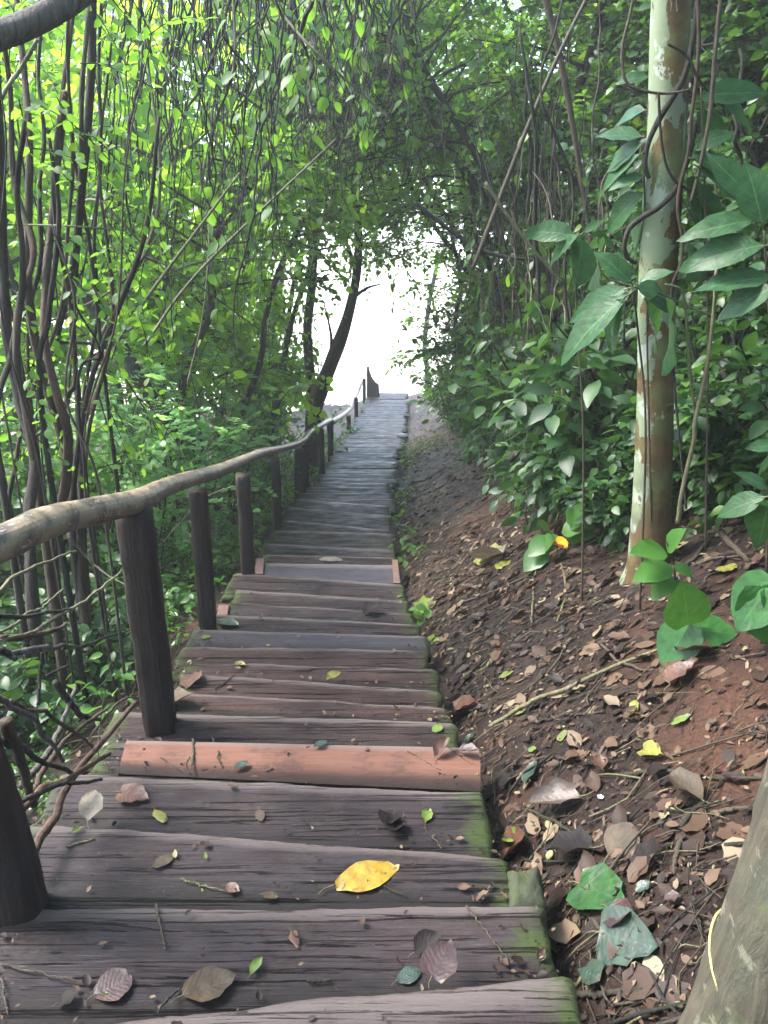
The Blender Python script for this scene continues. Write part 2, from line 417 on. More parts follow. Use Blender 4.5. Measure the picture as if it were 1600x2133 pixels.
def plank_mat(name, dark, lite, stain, moss=.5, wet=.34, cracks=1.0, mud=.5):
    t = NT(name); tc = t.n('ShaderNodeTexCoord'); oi = t.n('ShaderNodeObjectInfo')
    off = t.n('ShaderNodeVectorMath', operation='ADD'); t.l(tc.outputs['Object'], off.inputs[0])
    sc = t.math('MULTIPLY', oi.outputs['Random'], 37.0); cb = t.n('ShaderNodeCombineXYZ')
    for k in range(3): t.l(sc, cb.inputs[k])
    t.l(cb.outputs[0], off.inputs[1]); ob = off.outputs[0]
    grain = t.noise(t.map(ob, (2.6, 110, 110)), 1.6, 7, .72, .5)
    fine = t.noise(t.map(ob, (7, 240, 240)), 1.0, 4, .7, .3)
    blot = t.noise(t.map(ob, (1.5, 4, 4)), 2.2, 5, .62, .3)
    spk = t.noise(ob, 95, 3, .7)
    col = t.mix(t.ramp(grain, [(.32, 0.0), (.68, 1.0)]), dark, lite)
    col = t.mix(t.ramp(blot, [(.40, 0.0), (.66, .8)]), col, stain)
    tint = t.ramp(oi.outputs['Random'], [(0, (.62, .62, .70)), (.3, (1.25, 1.12, 1.08)), (.5, (.80, .78, .84)), (.75, (1.05, .90, .84)), (1, (.70, .62, .60))])
    col = t.mix(1.0, col, tint, 'MULTIPLY')
    cr = t.ramp(t.noise(t.map(ob, (1.0, 46, 46)), 1.3, 5, .75, 1.3), [(.33, 0.0), (.43, 1.0)])
    crk = t.math('MULTIPLY', t.math('SUBTRACT', 1.0, cr), cracks)
    col = t.mix(crk, col, (.008, .006, .006))
    damp = t.ramp(t.noise(t.map(ob, (2.0, 3.5, 3.5)), 1.9, 6, .68, .4), [(.47, 0.0), (.62, .8)])
    if cracks > .5:
        col = t.mix(damp, col, t.mix(1.0, col, (.38, .36, .40), 'MULTIPLY'))
        grit = t.ramp(t.noise(ob, 170, 3, .7), [(.3, .62), (.7, 1.45)]); col = t.mix(.8, col, grit, 'MULTIPLY')
    # thin pale scratches along the grain where the surface has frayed
    fr = t.ramp(t.noise(t.map(ob, (5, 170, 170)), 1.2, 4, .7, .4), [(.60, 0.0), (.68, 1.0)])
    if cracks > .5: col = t.mix(t.math('MULTIPLY', fr, t.ramp(blot, [(.42, 0.0), (.6, .5)])), col, (.12, .11, .115))
    # soil trodden onto the boards, dark crumbs and pale specks
    md = t.ramp(t.noise(t.map(ob, (2, 3, 3)), 2.6, 6, .7), [(.52, 0.0), (.62, 1.0)])
    crumbs = t.noise(ob, 70, 4, .75)
    mdc = t.mix(t.ramp(crumbs, [(.35, 0.0), (.65, 1.0)]), (.010, .007, .006), (.045, .032, .027))
    col = t.mix(t.math('MULTIPLY', md, mud), col, mdc)
    col = t.mix(t.math('MULTIPLY', t.ramp(spk, [(.68, 0.0), (.74, 1.0)]), .45), col, (.10, .09, .085))
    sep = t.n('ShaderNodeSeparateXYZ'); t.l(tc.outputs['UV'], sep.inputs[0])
    # the nosing is worn paler by feet, the inner corner painted with dirt and lip shade
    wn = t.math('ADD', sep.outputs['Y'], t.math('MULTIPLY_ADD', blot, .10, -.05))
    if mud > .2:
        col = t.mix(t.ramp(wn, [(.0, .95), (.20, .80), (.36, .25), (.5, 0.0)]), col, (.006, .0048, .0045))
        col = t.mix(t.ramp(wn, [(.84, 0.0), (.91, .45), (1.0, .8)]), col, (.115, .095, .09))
    e = t.math('ABSOLUTE', t.math('SUBTRACT', sep.outputs['X'], .5))
    ek = t.ramp(e, [(.36, 0.0), (.5, .42)])
    mo = t.math('ADD', t.noise(t.map(ob, (1, 1.6, 1.6)), 5, 6, .7), ek)
    mk = t.math('MULTIPLY', t.ramp(mo, [(.74, 0.0), (.90, 1.0)]), moss)
    mcol = t.mix(t.noise(ob, 60, 3), (.012, .022, .006), (.045, .07, .014))
    col = t.mix(mk, col, mcol)
    rough = t.ramp(t.noise(t.map(ob, (2, 5, 5)), 3, 4), [(.35, wet + .02), (.68, wet + .34)])
    rough = t.mix(mk, rough, (.8, .8, .8))
    nb = t.bump(grain, .55, .007)
    nb = t.bump(cr, 1.0 * max(cracks, .1), .016, nb)
    nb = t.bump(fine, .3, .002, nb)
    nb = t.bump(t.math('MULTIPLY', md, crumbs), .4, .003, nb)
    return t.done(t.principled(col, rough, nb, .16))
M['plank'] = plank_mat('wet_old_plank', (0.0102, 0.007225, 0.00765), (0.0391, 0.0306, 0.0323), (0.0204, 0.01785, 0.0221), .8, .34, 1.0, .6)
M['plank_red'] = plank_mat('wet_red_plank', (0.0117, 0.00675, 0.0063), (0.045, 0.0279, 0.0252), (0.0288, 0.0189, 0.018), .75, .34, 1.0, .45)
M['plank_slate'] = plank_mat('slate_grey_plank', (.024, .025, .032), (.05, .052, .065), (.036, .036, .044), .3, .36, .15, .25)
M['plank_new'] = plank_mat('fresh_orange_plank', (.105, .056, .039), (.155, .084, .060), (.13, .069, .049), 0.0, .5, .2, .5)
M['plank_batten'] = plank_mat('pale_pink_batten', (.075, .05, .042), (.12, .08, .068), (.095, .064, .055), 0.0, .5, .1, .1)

def post_mat():
    t = NT('dark_post_wood'); tc = t.n('ShaderNodeTexCoord'); ob = tc.outputs['Object']
    g = t.noise(t.map(ob, (30, 30, 1.6)), 1.5, 6, .65, .3); b = t.noise(ob, 6, 5, .6)
    col = t.mix(t.ramp(g, [(.3, 0.0), (.7, 1.0)]), (.010, .0062, .005), (.034, .022, .017))
    col = t.mix(t.ramp(b, [(.5, 0.0), (.7, .8)]), col, (.022, .019, .020))
    sp = t.noise(ob, 150, 2); col = t.mix(t.math('MULTIPLY', t.ramp(sp, [(.66, 0.0), (.72, 1.0)]), .35), col, (.09, .08, .07))
    ck = t.ramp(t.noise(t.map(ob, (34, 34, 1.1)), 1.2, 5, .75, 1.0), [(.32, 0.0), (.40, 1.0)]); col = t.mix(ck, (.004, .003, .003), col)
    nb = t.bump(g, .9, .010); nb = t.bump(ck, .9, .012, nb); nb = t.bump(t.noise(ob, 120, 3), .3, .002, nb)
    return t.done(t.principled(col, .62, nb, .2))
M['post'] = post_mat()

def rail_mat():
    t = NT('worn_rail_wood'); tc = t.n('ShaderNodeTexCoord'); uv = tc.outputs['UV']; ob = tc.outputs['Object']
    g = t.noise(t.map(uv, (10, 1.6, 1)), 2.0, 6, .65, .5); b = t.noise(ob, 9, 5, .65, .5)
    col = t.mix(t.ramp(b, [(.43, 0.0), (.57, 1.0)]), (.048, .037, .030), (.25, .185, .115))
    col = t.mix(t.ramp(g, [(.45, 0.0), (.75, .6)]), col, (.045, .035, .029))
    ch = t.noise(t.map(uv, (7, 11, 1)), 2.6, 4, .6, 1.6)
    chk = t.ramp(ch, [(.59, 0.0), (.61, 1.0)])
    col = t.mix(chk, col, (.34, .28, .235))
    ln = t.noise(t.map(uv, (26, 9, 1)), 1.4, 4, .6, 1.0); col = t.mix(t.ramp(ln, [(.70, 0.0), (.73, .8)]), col, (.24, .185, .14))
    nb = t.bump(g, .35, .006); nb = t.bump(chk, -.5, .003, nb); nb = t.bump(b, .4, .012, nb)
    return t.done(t.principled(col, t.ramp(b, [(.3, .34), (.7, .5)]), nb, .5))
M['rail'] = rail_mat()

SOIL_PATCHES = [(*hit_ground(1520, 1500)[:2], .22), (*hit_ground(1570, 1600)[:2], .16), (*hit_ground(960, 1000)[:2], .7), (*hit_ground(1020, 1080)[:2], .5)]
def soil_mat():
    t = NT('wet_soil'); tc = t.n('ShaderNodeTexCoord'); ob = tc.outputs['Object']
    big = t.noise(ob, 1.5, 6, .62, .3); md = t.noise(ob, 14, 6, .7); fn = t.noise(ob, 75, 5, .75)
    col = t.mix(t.ramp(md, [(.33, 0.0), (.66, 1.0)]), (.006, .0036, .003), (.022, .0125, .0095))
    col = t.mix(t.ramp(big, [(.50, 0.0), (.66, .85)]), col, (.05, .022, .013))
    col = t.mix(t.ramp(fn, [(.42, 0.0), (.75, .75)]), col, (.036, .022, .016))
    col = t.mix(t.ramp(fn, [(.20, .85), (.42, 0.0)]), col, (.010, .007, .006))
    for (cx, cy, r) in SOIL_PATCHES:
        sb = t.n('ShaderNodeVectorMath', operation='DISTANCE'); t.l(t.map(ob, (1, 1, 0)), sb.inputs[0]); sb.inputs[1].default_value = (cx, cy, 0)
        k = t.math('ADD', t.math('DIVIDE', sb.outputs['Value'], r), t.math('MULTIPLY_ADD', md, 1.4, -.7))
        oc = t.mix(t.ramp(fn, [(.35, 0.0), (.65, 1.0)]), (.026, .012, .008), (.078, .037, .022))
        col = t.mix(t.ramp(k, [(.55, .8), (1.0, 0.0)]), col, oc)
    nb = t.bump(md, .8, .03); nb = t.bump(fn, .9, .010, nb)
    return t.done(t.principled(col, t.ramp(md, [(.3, .5), (.7, .8)]), nb, .18))
M['soil'] = soil_mat()
def plain(name, c1, c2, scale=8, rough=.8, bump=.3):
    t = NT(name); ob = t.n('ShaderNodeTexCoord').outputs['Object']; a = t.noise(ob, scale, 5, .6)
    return t.done(t.principled(t.mix(t.ramp(a, [(.3, 0.0), (.7, 1.0)]), c1, c2), rough, t.bump(a, bump, .01), .3))
M['sand'] = plain('pale_sand', (.58, .52, .42), (.70, .65, .56), 2.0)
M['stone'] = plain('mossy_block', (0.0275, 0.0425, 0.01), (0.03, 0.0275, 0.025), 22, .85, .9)
M['string'] = plain('yellow_string', (0.372, 0.36, 0.072), (0.432, 0.42, 0.15), 90, .6, .5)
M['flower'] = plain('orange_petal', (.85, .26, .01), (.90, .36, .02), 40, .5)
M['whitepetal'] = plain('white_petal', (.8, .78, .76), (.72, .68, .7), 60, .6)
# ------------------------------------------------------------------ ground
def build_ground():
    xs = np.concatenate([[-420, -200, -90, -45, -25, -16, -11, -8], np.arange(-6.5, -1.6, .25), np.arange(-1.6, 3.0, .05), np.arange(3.0, 7, .25), [8, 11, 16, 25, 45, 90, 200, 420]])
    ys = np.concatenate([[-300, -120, -50, -25, -14, -8, -5, -3, -1.5], np.arange(-.6, 4.5, .05), np.arange(4.5, 10, .10), np.arange(10, 26, .25), [27, 29, 32, 37, 45, 60, 90, 160, 320, 640]])
    V = np.array([(x, y, ground(x, y)) for y in ys for x in xs])
    nx, ny = len(xs), len(ys)
    i = np.arange(ny - 1)[:, None]; j = np.arange(nx - 1)[None, :]
    q = np.stack([i * nx + j, i * nx + j + 1, (i + 1) * nx + j + 1, (i + 1) * nx + j], 2).reshape(-1, 4)
    sandy = (V[q[:, 0], 1] > 22.4 + .5 * np.sin(V[q[:, 0], 0] * 2.1)).astype(int)
    mb = MB(); mb.add(V, q, [4] * len(q), sandy)
    o = mb.obj('ground', [M['soil'], M['sand']]); o['kind'] = 'structure'
build_ground()

# ------------------------------------------------------------------ stairs
# far edge of each tread as seen in the photograph (left end, right end), then material and thickness
EDGES = [
    (330 - 480, 2165, 1195, 2023, 'plank', .06),
    (-40, 1888, 1140, 1886, 'plank', .055),
    (60, 1713, 1060, 1781, 'plank', .055),
    (122, 1608, 1015, 1649, 'plank', .05),
    (222, 1546, 985, 1562, 'plank', .045),
    (238, 1481, 955, 1502, 'plank_red', .045),
    (340, 1441, 935, 1476, 'plank_red', .04),
    (375, 1402, 921, 1439, 'plank_red', .04),
    (387, 1380, 912, 1395, 'plank_red', .04),
    (376, 1344, 895, 1354, 'plank_red', .035),
    (405, 1310, 890, 1325, 'plank_slate', .035),
    (418, 1277, 878, 1300, 'plank', .04),
    (474, 1254, 862, 1277, 'plank', .04),
    (490, 1226, 853, 1250, 'plank', .04),
    (486, 1193, 843, 1217, 'plank', .04),
    (548, 1172, 832, 1177, 'plank_slate', .035),
    (547, 1155, 826, 1161, 'plank_red', .035),
    (548, 1130, 825, 1144, 'plank', .035),
    (572, 1103, 821, 1110, 'plank_red', .035),
    (588, 1081, 816, 1104, 'plank_red', .035),
    (598, 1056, 812, 1072, 'plank_red', .035),
    (612, 1037, 813, 1053, 'plank_red', .035),
]
def plank_mesh(A, B, C, D, th, seed, rough=1.0, mats=None):
    "board between far edge A-B and near edge D-C (world points at one height); local axes at its centre"
    g = np.random.default_rng(seed)
    c = (A + B + C + D) / 4
    ex = unit(B - A)
    L = np.linalg.norm(B - A); nx = max(14, int(L / .022)) if seed < 22 else 16
    ws = [0, .03, .16, .3, .44, .58, .72, .86, .97, 1]
    us = np.linspace(0, 1, nx + 1)
    off = g.uniform(0, 90)
    rows = []; uvs = []
    split = g.uniform(.3, .7)
    for i, u in enumerate(us):
        pf = A * (1 - u) + B * u; pn = D * (1 - u) + C * u
        row = []; uvr = []
        nf = noise.noise(Vector((u * L * 7, off, 0))) * .007 * rough + noise.noise(Vector((u * L * 28, off, 2))) * .003 * rough
        nn = noise.noise(Vector((u * L * 7, off + 9, 0))) * .006 * rough
        W = np.linalg.norm(pf - pn)
        for w in ws:
            p = pn * (1 - w) + pf * w
            z = (-.008 * min(1, rough) if w in (0, 1) else 0)
            z += rough * (.0045 * noise.noise(Vector((u * L * 2.2, w * W * 60, off))) + .006 * noise.noise(Vector((u * L * 1.2, w * 3, off + 5))))
            sh = nf * w + nn * (1 - w)
            row.append(p + np.array([0, sh, z])); uvr.append((u, w))
        lip = th * (1 + .15 * noise.noise(Vector((u * L * 5, off, 7))))
        row.append(pf + np.array([0, nf - .004, -lip])); uvr.append((u, 1))
        row.append(pn + np.array([0, nn, -th])); uvr.append((u, 0))
        rows.append(row); uvs.append(uvr)
    V = np.array(rows); U = np.array(uvs)
    k = V.shape[1]
    # ragged, worn board ends
    for e, sgn in ((0, 1), (-1, -1)):
        for j in range(k):
            w = U[e][j][1]
            V[e][j] += ex * sgn * rough * (.012 * noise.noise(Vector((w * 3, off, e * 3.0))) + .008 * noise.noise(Vector((w * 11, off, e * 5.0))) + .006)
            V[e][j][2] -= .006 * rough if j < len(ws) else 0
    V = V - c
    i = np.arange(nx)[:, None]; j = np.arange(k)[None, :]; j2 = (j + 1) % k
    q = np.stack([i * k + j, (i + 1) * k + j, (i + 1) * k + j2, i * k + j2], 2).reshape(-1)
    loops = list(q) + list(range(k)) + list(range(nx * k, nx * k + k))[::-1]
    mb = MB(); mb.add(V.reshape(-1, 3), loops, [4] * (nx * k) + [k, k], 0, U.reshape(-1, 2))
    return mb, c

TREADS = []
def build_stairs():
    root = thing('wooden_stairs', 'long flight of worn wet wooden plank steps going down to the bright clearing', 'stairs', (-.3, 1.0, 0))
    inv = -np.array(root.location)
    ed = []
    for (x0, y0, x1, y1, m, th) in EDGES:
        z = hit((x0 + x1) / 2, (y0 + y1) / 2)[2]
        ed.append((at_z(x0, y0, z), at_z(x1, y1, z), m, th))
    d = (ed[-1][0][1] + ed[-1][1][1]) / 2
    g = np.random.default_rng(4)
    k = 0
    while d < 21.6:
        d += g.uniform(.20, .34) if d < 14 else g.uniform(.22, .42)
        z = zc(d); yaw = g.normal(0, .012)
        j1, j2 = g.normal(0, .04, 2); z += g.normal(0, .012)
        ed.append((np.array([xl(d) + j1, d + .5 * yaw, z]), np.array([xr(d) + j2, d - .5 * yaw + .0, z]), g.choice(['plank_red', 'plank', 'plank']) if d < 11 else 'plank', .035)); k += 1
    prevA, prevB = np.array([-1.0, .5, .2]), np.array([.5, .5, .2])
    zs = [e_[0][2] for e_ in ed]
    for n in range(1, len(EDGES) - 1):
        # worn steps are uneven: every second drop is deeper than the one before it
        if n % 2: zs[n] += .42 * (zs[n + 1] - zs[n])
    for n, (A, B, m, th) in enumerate(ed):
        z = zs[n]
        if n < len(EDGES):
            A, B = at_z(*EDGES[n][:2], z), at_z(*EDGES[n][2:4], z)
        def yprev(x): return prevA[1] + (prevB[1] - prevA[1]) * (x - prevA[0]) / (prevB[0] - prevA[0])
        gap = .004
        lx = .012 * (1 if n % 2 else -1)
        D = np.array([A[0] + lx, yprev(A[0]) + gap, z]); C = np.array([B[0] - lx, yprev(B[0]) + gap, z])
        if n > 0:
            D[1] = min(D[1], A[1] - .05); C[1] = min(C[1], B[1] - .05)
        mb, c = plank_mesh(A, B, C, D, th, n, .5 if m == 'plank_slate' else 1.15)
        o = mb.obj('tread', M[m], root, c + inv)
        if m == 'plank_slate': o['label'] = 'smoother slate grey replacement tread'
        TREADS.append((A, B, C, D, z, o)); prevA, prevB = A, B
    # the fresh orange board lying on the fifth tread
    z = TREADS[4][4] + .012
    A, B = at_z(262, 1541, z), at_z(999, 1558, z); D, C = at_z(246, 1611, z), at_z(1003, 1648, z)
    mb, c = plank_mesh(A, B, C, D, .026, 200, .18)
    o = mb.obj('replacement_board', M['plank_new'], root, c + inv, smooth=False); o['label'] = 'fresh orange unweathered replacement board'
    for (nx_, ny_) in ((300, 1560), (448, 1597), (300, 1600), (960, 1575), (950, 1632), (640, 1630)):
        p = at_z(nx_, ny_, TREADS[4][4] + .0125); mb = MB()
        tube(mb, np.array([[0, 0, -.004], [0, 0, .0012]]), [.0042, .0042], 10, 0); mb.obj('nail', M['twig_dark'], root, p + inv)
    # pale battens pinned at both ends of the smooth landing tread
    z = TREADS[15][4] + .02
    for pts in (((535, 1163), (551, 1163), (548, 1195), (529, 1195)), ((817, 1165), (829, 1165), (834, 1214), (820, 1214)), ((455, 1259), (478, 1259), (474, 1280), (452, 1280))):
        zz = z if pts[0][1] < 1200 else TREADS[12][4] + .015
        P = [at_z(a, b, zz) for a, b in pts]
        mb, c = plank_mesh(P[0], P[1], P[2], P[3], .022, 300, .15)
        o = mb.obj('batten', M['plank_batten'], root, c + inv, smooth=False); o['label'] = 'small pale pinkish batten at the tread end'
    # side stringers carrying the treads
    for f, s in ((xl, .06), (xr, -.06)):
        ds = np.arange(.9, 21.4, .5)
        mb = MB()
        P = np.array([(f(q) + s, q, zc(q) - .15) for q in ds])
        w, h = .035, .07
        ring = np.array([(-w, 0, -h), (w, 0, -h), (w, 0, h), (-w, 0, h)])
        V = (P[:, None, :] + ring[None]).reshape(-1, 3); L = []
        for i in range(len(P) - 1):
            for a in range(4):
                b = (a + 1) % 4; L += [i * 4 + a, i * 4 + b, i * 4 + 4 + b, i * 4 + 4 + a]
        n_ = len(P) * 4
        mb.add(V + inv, L + [3, 2, 1, 0, n_ - 4, n_ - 3, n_ - 2, n_ - 1], [4] * ((len(P) - 1) * 4 + 2))
        mb.obj('stringer', M['post'], root, smooth=False)
    # mossy end block between the second and third tread
    mb = MB(); z = TREADS[1][4]
    P0 = at_z(1062, 1888, z); P1 = at_z(1142, 1888, z); P2 = at_z(1128, 1800, z - .005); P3 = at_z(1058, 1800, z - .005)
    g = np.random.default_rng(8)
    n = 7; top = []
    for i in range(n + 1):
        for j in range(n + 1):
            u, v = i / n, j / n
            p = (P0 * (1 - u) + P1 * u) * (1 - v) + (P3 * (1 - u) + P2 * u) * v
            e = min(u, 1 - u, v, 1 - v)
            top.append(p + np.array([0, 0, -.03 * max(0, 1 - e * 5) ** 2 + .012 * g.normal() * .4 + .004]))
    V = list(top) + [p + np.array([0, 0, -.12]) for p in top]; L = []; m_ = (n + 1) ** 2
    for i in range(n):
        for j in range(n):
            a = i * (n + 1) + j; L += [a, a + n + 1, a + n + 2, a + 1]
    border = [(i, 0) for i in range(n)] + [(n, j) for j in range(n)] + [(i, n) for i in range(n, 0, -1)] + [(0, j) for j in range(n, 0, -1)]
    bi = [i * (n + 1) + j for i, j in border]
    for a, b in zip(bi, bi[1:] + bi[:1]): L += [b, a, a + m_, b + m_]
    mb.add(np.array(V), L, [4] * (n * n + len(bi)))
    o = mb.obj('mossy_block', M['stone']); tag(o, 'moss-covered green block wedged at the end of a step beside the soil bank', 'block')
build_stairs()

def tread_z(x, y):
    for (A, B, C, D, z, o) in TREADS:
        yf = A[1] + (B[1] - A[1]) * (x - A[0]) / (B[0] - A[0]); yn = D[1] + (C[1] - D[1]) * (x - D[0]) / (C[0] - D[0])
        if yn <= y <= yf: return z
    return zc(y)
def hit_tread(px, py):
    r = ray(px, py); best = None
    for (A, B, C, D, z, o) in TREADS:
        p = EYE + r * ((z - CAMZ) / r[2])
        yf = A[1] + (B[1] - A[1]) * (p[0] - A[0]) / (B[0] - A[0]); yn = D[1] + (C[1] - D[1]) * (p[0] - D[0]) / (C[0] - D[0])
        if yn - .01 <= p[1] <= yf + .01: return p
    return hit(px, py)

# ------------------------------------------------------------------ handrail
def build_handrail():
    root = thing('handrail', 'rustic pole handrail on dark wooden posts running down beside the steps', 'handrail', (-.75, 1.0, 0))
    inv = -np.array(root.location)
    # rail: (px, py, x) measured on the photograph
    pts = [(-420, 1262, -.86), (-180, 1192, -.79), (0, 1132, -.73), (70, 1099, -.73), (125, 1080, -.74), (205, 1062, -.745), (290, 1043, -.75), (345, 1015, -.775), (400, 996, -.80), (455, 981, -.83),
           (510, 958, -.86), (545, 944, -.90), (580, 936, -.95), (612, 927, -.97), (632, 917, -.96), (645, 902, -.95), (662, 890, -.92), (688, 876, -.86)]
    P = np.array([at_x(*p) for p in pts])
    mb = MB()
    n = 90; Q = smooth_path(P, n)
    g = np.random.default_rng(3)
    rr = np.interp(np.linspace(0, 1, n), [0, .12, .2, .3, .42, .5, .6, .72, .8, 1], [.036, .036, .035, .038, .035, .033, .034, .035, .041, .035]) * (1 + .03 * np.sin(np.linspace(0, 40, n)) + g.normal(0, .012, n))
    tube(mb, Q + inv, rr, 18, 0, wob=.035, seed=2)
    mb.obj('rail', M['rail'], root)
    pts2 = [(690, 881, -.84), (700, 874, -.81), (716, 864, -.78), (732, 848, -.74), (737, 832, -.73), (746, 818, -.68), (752, 800, -.62), (760, 786, -.57), (768, 766, -.50)]
    mb = MB(); tube(mb, np.array([at_x(*p) for p in pts2]) + inv, [.045, .042, .04, .04, .038], 9, n=30, wob=.05, seed=4)
    mb.obj('rail', M['rail'], root)
    # posts: top px, base px, x, half width, seen depth ratio
    posts = [
        ((60, 1390), (26, 1902), -.668, .058, 'speckled grey post with its foot set on the second tread'),
        ((282, 1062), (330, 1466), -.742, .053, None),
        ((418, 1010), (433, 1300), -.855, .042, None),
        ((511, 978), (516, 1196), -.875, .044, None),
        ((577, 946), (578, 1086), -1.0, .042, None),
        ((625, 922), (622, 1040), -1.02, .052, None),
        ((638, 916), (637, 1030), -1.00, .042, None),
        ((668, 892), (671, 998), -.885, .044, None),
        ((690, 878), (690, 960), -.87, .046, None),
        ((727, 858), (726, 925), -.745, .045, None),
        ((742, 826), (742, 872), -.66, .045, None),
        ((758, 792), (759, 842), -.54, .045, None),
    ]
    for k, (tp, bp, x, w, lab) in enumerate(posts):
        b = at_x(*bp, x)
        if k == 0:
            b = hit_tread(90, 1884); t = at(-4, 1530, b[1]) 
            t = b + (t - b) * (.78 / (t[2] - b[2])); b = b - np.array([w, 0, 0]); t = t - np.array([w, 0, 0])
        else:
            t = at_x(*tp, x)
            t = np.array([t[0], b[1] + .25 * (t[1] - b[1]), t[2]])
        b = b - np.array([0, 0, .12])
        n = 22; g = np.random.default_rng(k + 50)
        P = np.array([b * (1 - u) + t * u for u in np.linspace(0, 1, n)]); P[:, :2] += np.cumsum(g.normal(0, .0012, (n, 2)), 0)
        mb = MB()
        # hewn squarish section: a 12-sided tube with the radius of a rounded square
        an = np.linspace(0, 2 * math.pi, 16, endpoint=False)
        sq = 1 / (np.abs(np.cos(an)) ** 5 + np.abs(np.sin(an)) ** 5) ** .2
        V = []
        for i in range(n):
            ww = w * (1 + .05 * g.normal() * .3 + (.05 if i == n - 1 else 0)) * (.97 if i == n - 1 else 1)
            for a, s in zip(an, sq):
                V.append(P[i] + np.array([math.cos(a + .2) * s * ww, math.sin(a + .2) * s * ww, 0]) * (1 + .02 * g.normal()))
        V = np.array(V); L = []
        for i in range(n - 1):
            for a in range(16):
                b2 = (a + 1) % 16; L += [i * 16 + a, i * 16 + b2, i * 16 + 16 + b2, i * 16 + 16 + a]
        mb.add(V + inv, L + list(range(16))[::-1] + list(range((n - 1) * 16, n * 16)), [4] * ((n - 1) * 16) + [16, 16])
        o = mb.obj('post', M['post'], root)
        if lab: o['label'] = lab
    # dark boards closing the far end of the rail, top sweeping down
    d = 21.0
    out = [(764, 764), (768, 762), (771, 775), (776, 788), (783, 797), (789, 801), (791, 818), (764, 818)]
    F = np.array([at(a, b, d) for a, b in out]); Bk = F + np.array([0, .05, 0])
    F[-2:, 2] -= .15; Bk[-2:, 2] -= .15
    n = len(out); mb = MB(); L = list(range(n)) + list(range(n, 2 * n))[::-1]; T = [n, n]
    for i in range(n):
        j = (i + 1) % n; L += [i, i + n, j + n, j]; T.append(4)
    mb.add(np.vstack([F, Bk]) + inv, L, T)
    o = mb.obj('end_board', M['post'], root, smooth=False)
build_handrail()
# ------------------------------------------------------------------ plants
def limb_path(base, d, length, g, sag=0.0, wig=.12, n=7):
    P = [np.array(base, float)]; d = unit(d)
    for i in range(n):
        d = unit(d + g.normal(0, wig, 3) + np.array([0, 0, -sag / n])); P.append(P[-1] + d * length / n)
    return np.array(P)

def make_tree(name, seed, H, r, z0, reach, nl, ns, leaf, kind, lm, bm, wid=1.0, slen=.45, nleaf=9, lean=(0, 0), up=.3, droop=.25, pin=None, sag=.3, deadfrac=0):
    "a tree or tall shrub: trunk with limbs, and a crown of leafy sprays between heights z0 and H"
    g = np.random.default_rng(seed)
    root = bpy.data.objects.new(name, None); COL.objects.link(root); root.empty_display_size = .1
    tb = MB(); cb = MB(); acc = []; dead = []
    n = 12
    P = np.zeros((n, 3)); P[:, 2] = np.linspace(-.25, H * .92, n)
    P[1:, :2] = np.cumsum(g.normal(0, H * .018, (n - 1, 2)), 0) + np.linspace(0, 1, n - 1)[:, None] * np.array(lean)
    tube(tb, P, [r * 1.35, r, r * .8, r * .35], 8, 0, n=24, wob=.06, seed=seed)
    for k in range(nl):
        z = z0 + (H * .92 - z0) * (k + g.random()) / nl
        b = np.array([np.interp(z, P[:, 2], P[:, q]) for q in range(3)])
        a = k * 2.4 + g.normal(0, .5); rr = reach * g.uniform(.55, 1.1) * (1 - .45 * ((z - z0) / (H - z0)) ** 2)
        d = np.array([math.cos(a), math.sin(a), g.uniform(.1, .8)])
        L = limb_path(b, d, rr, g, sag)
        tube(tb, L, [r * .42, r * .2, r * .06], 5, 0, n=12)
        for s in range(ns):
            u = g.uniform(.25, 1) ** .8
            p = np.array([np.interp(u, np.linspace(0, 1, len(L)), L[:, q]) for q in range(3)])
            d2 = (L[-1] - L[0]) * .5 / rr + g.normal(0, .6, 3) + np.array([0, 0, .1])
            if pin: tw = pinnate(acc, p, d2, slen * g.uniform(.7, 1.2), pin, leaf, g)
            else: tw = spray(acc, p, d2, slen * g.uniform(.6, 1.3), nleaf, leaf, g, droop, up)
            tube(cb, tw, [.005, .0015], 3, 1, caps=False)
            if deadfrac and g.random() < deadfrac: dead.append((tw[-1:], np.array([[0, 0, -1.]]), g.normal(0, 1, (1, 3)), np.array([leaf * .9])))
    flush(cb, acc, kind, 0, wid)
    flush(cb, dead, 'crisp', 2)
    tb.obj('trunk', M[bm], root)
    cb.obj('crown', [M[lm], M['twig_dark'], M['deadhang']], root)
    return root

